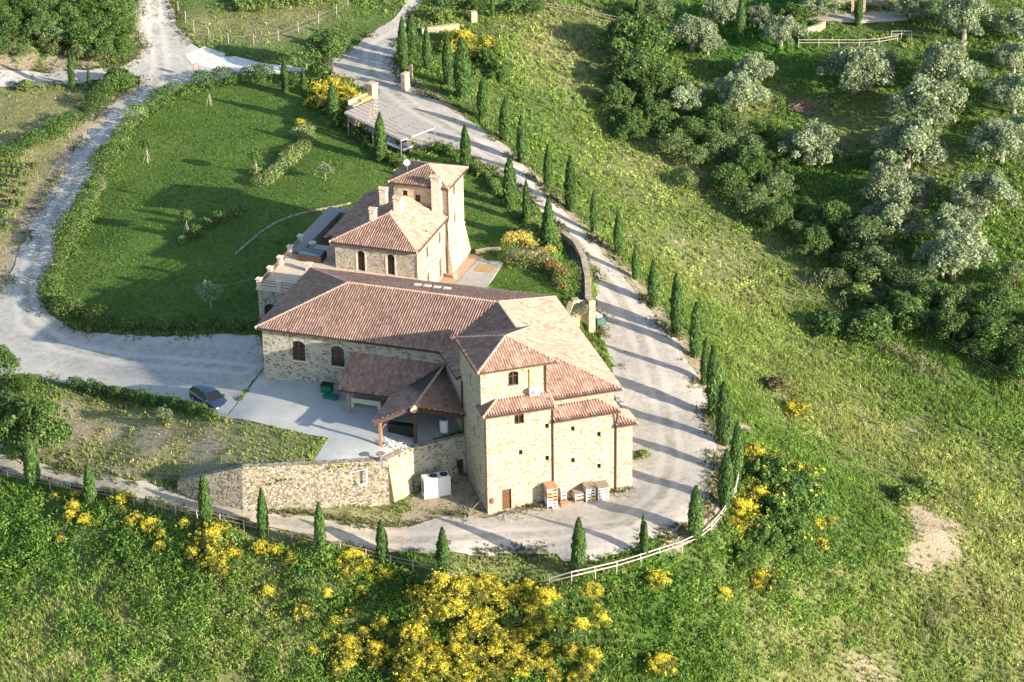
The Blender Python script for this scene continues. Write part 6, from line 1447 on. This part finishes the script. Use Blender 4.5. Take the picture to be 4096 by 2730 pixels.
obj_at("wrapped_stack", L.w(17.2,-6.6,4.4), L.az, "dark covered stack in the shade under the canopy gable", "stack", [("bales", sc_, 'black')])
# white conduit box on boulder wall, rusty frame leaning on it
bx = MB(); a = Vector(P(843,1078,3.9)); bx.beam(a, a+Vector((-.05,-.25,-1.3)), .1); bx.beam(a+Vector((-.05,-.25,-1.3)), a+Vector((-.75,-.28,-1.5)), .1); bx.beam(a, a+Vector((-1.6,-.1,-.3)), .05)
bx.beam(a+Vector((-.75,-.28,-1.5)), a+Vector((-.7,-.22,-1.1)), .07)
tag(bx.build("bracket_frame", MT['white']), "white metal bracket fixed on the dark-stained boulder wall", "bracket")
stn = MB(); sA, sB = Vector(P(765,1108,2.6)), Vector(P(838,1090,3.2))
rf_ = empty("rusty_frame", G(695,1168,'L'), .1, "rusty metal rack leaning against the foot of the boulder wall", "rack")
for x in (-.45,-.15,.15,.45): MB().beam((x,-.2,0),(x,.25,1.3),.05).build("upright", MT['sign'], rf_, local=True)
for z in (.2,.7,1.2): MB().beam((-.5,-.2+z*.35,z),(.5,-.2+z*.35,z),.05).build("crossbar", MT['pipe'], rf_, local=True)
for x in (-.55,-.2,.15): pass
ld = empty("leaning_ladder", T.w(-.55,1.3,0), T.az, "thin ladder leaning low against the shaded foot of the tower", "ladder")
for y in (-.5,.5): MB().beam((-.9,y,0),(.3,y,1.2),.05).build("stile", MT['wood'], ld, local=True)
for i in range(6): MB().beam((-.9+i*.22,-.5,.03+i*.22),(-.9+i*.22,.5,.03+i*.22),.04).build("rung", MT['wood'], ld, local=True)
ex = obj_at("fire_extinguisher", T.w(.38,-.14,1.0), 0, "red fire extinguisher box on the tower wall left of the brown door", "extinguisher", [("cabinet", MB().box(LOC,-.12,.12,-.05,.1,0,.5), 'sign')])
ac = obj_at("air_conditioner", T.w(4.85,1.1,10.75), T.az, "white air conditioner unit on the small roof below the upper tower window", "air conditioner", [("casing", MB().box(LOC,-.45,.45,-.2,.2,0,.65), 'white'), ("grille", MB().tube([(-.15,-.21,.33),(-.15,-.2,.33)], .24, 14), 'steel')])
# crates and pallets by the lit facade
def crate_stack(x, y, w, d, h, label, cols, top, seed, tiers=5, per=2):
    r = empty("crate_stack", T.w(x, y, float(Z(*T.w(x, y - d/2)[:2], "L")) + .07), T.az, label, "crates", "stacked crates by the lit facade"); rs = random.Random(seed)
    hh = h / tiers
    for i in range(tiers):
        for j in range(per):
            x0 = -w/2 + w*j/per + .01; x1 = -w/2 + w*(j+1)/per - .01; z0 = i*hh + .01; z1 = (i+1)*hh - .012; mb = MB(); t = .035
            for (a,b,c,e,f,g) in ((x0,x1,-d/2,-d/2+t,z0,z0+hh*.28),(x0,x1,-d/2,-d/2+t,z1-hh*.3,z1),(x0,x0+t*1.6,-d/2,-d/2+t,z0+hh*.28,z1-hh*.3),(x1-t*1.6,x1,-d/2,-d/2+t,z0+hh*.28,z1-hh*.3),
                (x0,x0+t,-d/2+t,d/2,z0,z1),(x1-t,x1,-d/2+t,d/2,z0,z1),(x0+t,x1-t,d/2-t,d/2,z0,z1),(x0+t,x1-t,-d/2+t,d/2-t,z0,z0+.02)): mb.box(LOC,a,b,c,e,f,g)
            mb.build("crate", MT[rs.choice(cols)], r, local=True)
    mb = MB()
    for k in range(6): mb.box(LOC, -w/2-.03, w/2+.03, -d/2+d*k/6, -d/2+d*(k+.86)/6, h, h+.04)
    for k in (-1,0,1): mb.box(LOC, k*w*.44-.05, k*w*.44+.05, -d/2, d/2, h+.04, h+.12)
    for k in range(6): mb.box(LOC, -w/2-.03, w/2+.03, -d/2+d*k/6, -d/2+d*(k+.86)/6, h+.12, h+.15)
    mb.build("top_pallet", MT[top], r, local=True); return r
PC = plain("pink_crate", (.52,.40,.36), .6, 0, .1); MT['pink'] = PC; MT['violet'] = plain("violet_crate", (.36,.24,.42), .6); MT['redc'] = plain("red_crate", (.42,.10,.07), .6); MT['yel'] = plain("ochre_crate", (.60,.40,.12), .6); MT['ltcrate'] = plain("pale_crate", (.62,.60,.58), .6)
crate_stack(5.74,-.66,1.0,1.15,2.05,"tallest stack of white and pinkish crates below the downpipe", ['ltcrate','pink','ltcrate','pallet','ltcrate'], 'pallet', 1, 6, 2)
crate_stack(7.1,-.2,.55,.35,1.2,"narrow white rack just right of the tallest crate stack", ['ltcrate','white'], 'ltcrate', 2, 3, 1)
crate_stack(6.95,-1.0,.7,.6,.18,"low rust-coloured pallet on the ground beside the tallest stack", ['pallet'], 'pallet', 3, 1, 1)
crate_stack(8.43,-.52,.9,.85,.85,"low half-empty crate stack with dark front", ['pallet2','ltcrate'], 'pallet2', 4, 2, 1)
crate_stack(9.42,-.62,.92,1.15,1.35,"middle crate stack with an ochre crate in its front", ['ltcrate','yel','ltcrate'], 'pallet2', 5, 4, 2)
crate_stack(10.62,-.66,1.08,1.15,1.25,"right-hand crate stack of pale grey crates", ['ltcrate'], 'pallet2', 6, 4, 2)
# small things: grey-green bins by the garden wall, road sign, marker posts
obj_at("utility_box", G(1372,742,'L'), .5, "dark green covered machine against the garden wall beside the road", "machine", [("body", MB().box(LOC,-.5,.5,-.9,.9,0,.8,.1), plain("dull_green", (.05,.11,.09), .6)), ("cover", MB().box(LOC,-.3,.4,-.5,.6,.8,1.0,.1), 'white')])
sg = empty("road_sign", G(452,182,'U'), .2, "brown and white direction sign on a thin post at the road junction", "sign")
MB().tube([(0,0,0),(0,0,2.0)], .03, 6).build("post", MT['steel'], sg, local=True)
pb = MB().box(LOC,-.35,.35,-.02,.02,1.3,2.0).build("panel", MT['sign'], sg, local=True)
for z in (1.45,1.68,1.85): MB().box(LOC,-.25,.25,-.035,-.021,z-.03,z+.03).build("white_bar", MT['white'], pb, local=True)
fl = empty("terracotta_pot", G(1013,583,'U'), 0, "terracotta pot against the foot of the villa's lit wall", "pot"); fl.location = V.w(.9,8.2,4.7)
MB().tube([(0,0,0),(0,0,.5),(0,0,.55)], [.22,.34,.36], 12).build("vessel", MT['ridge'], fl, local=True)
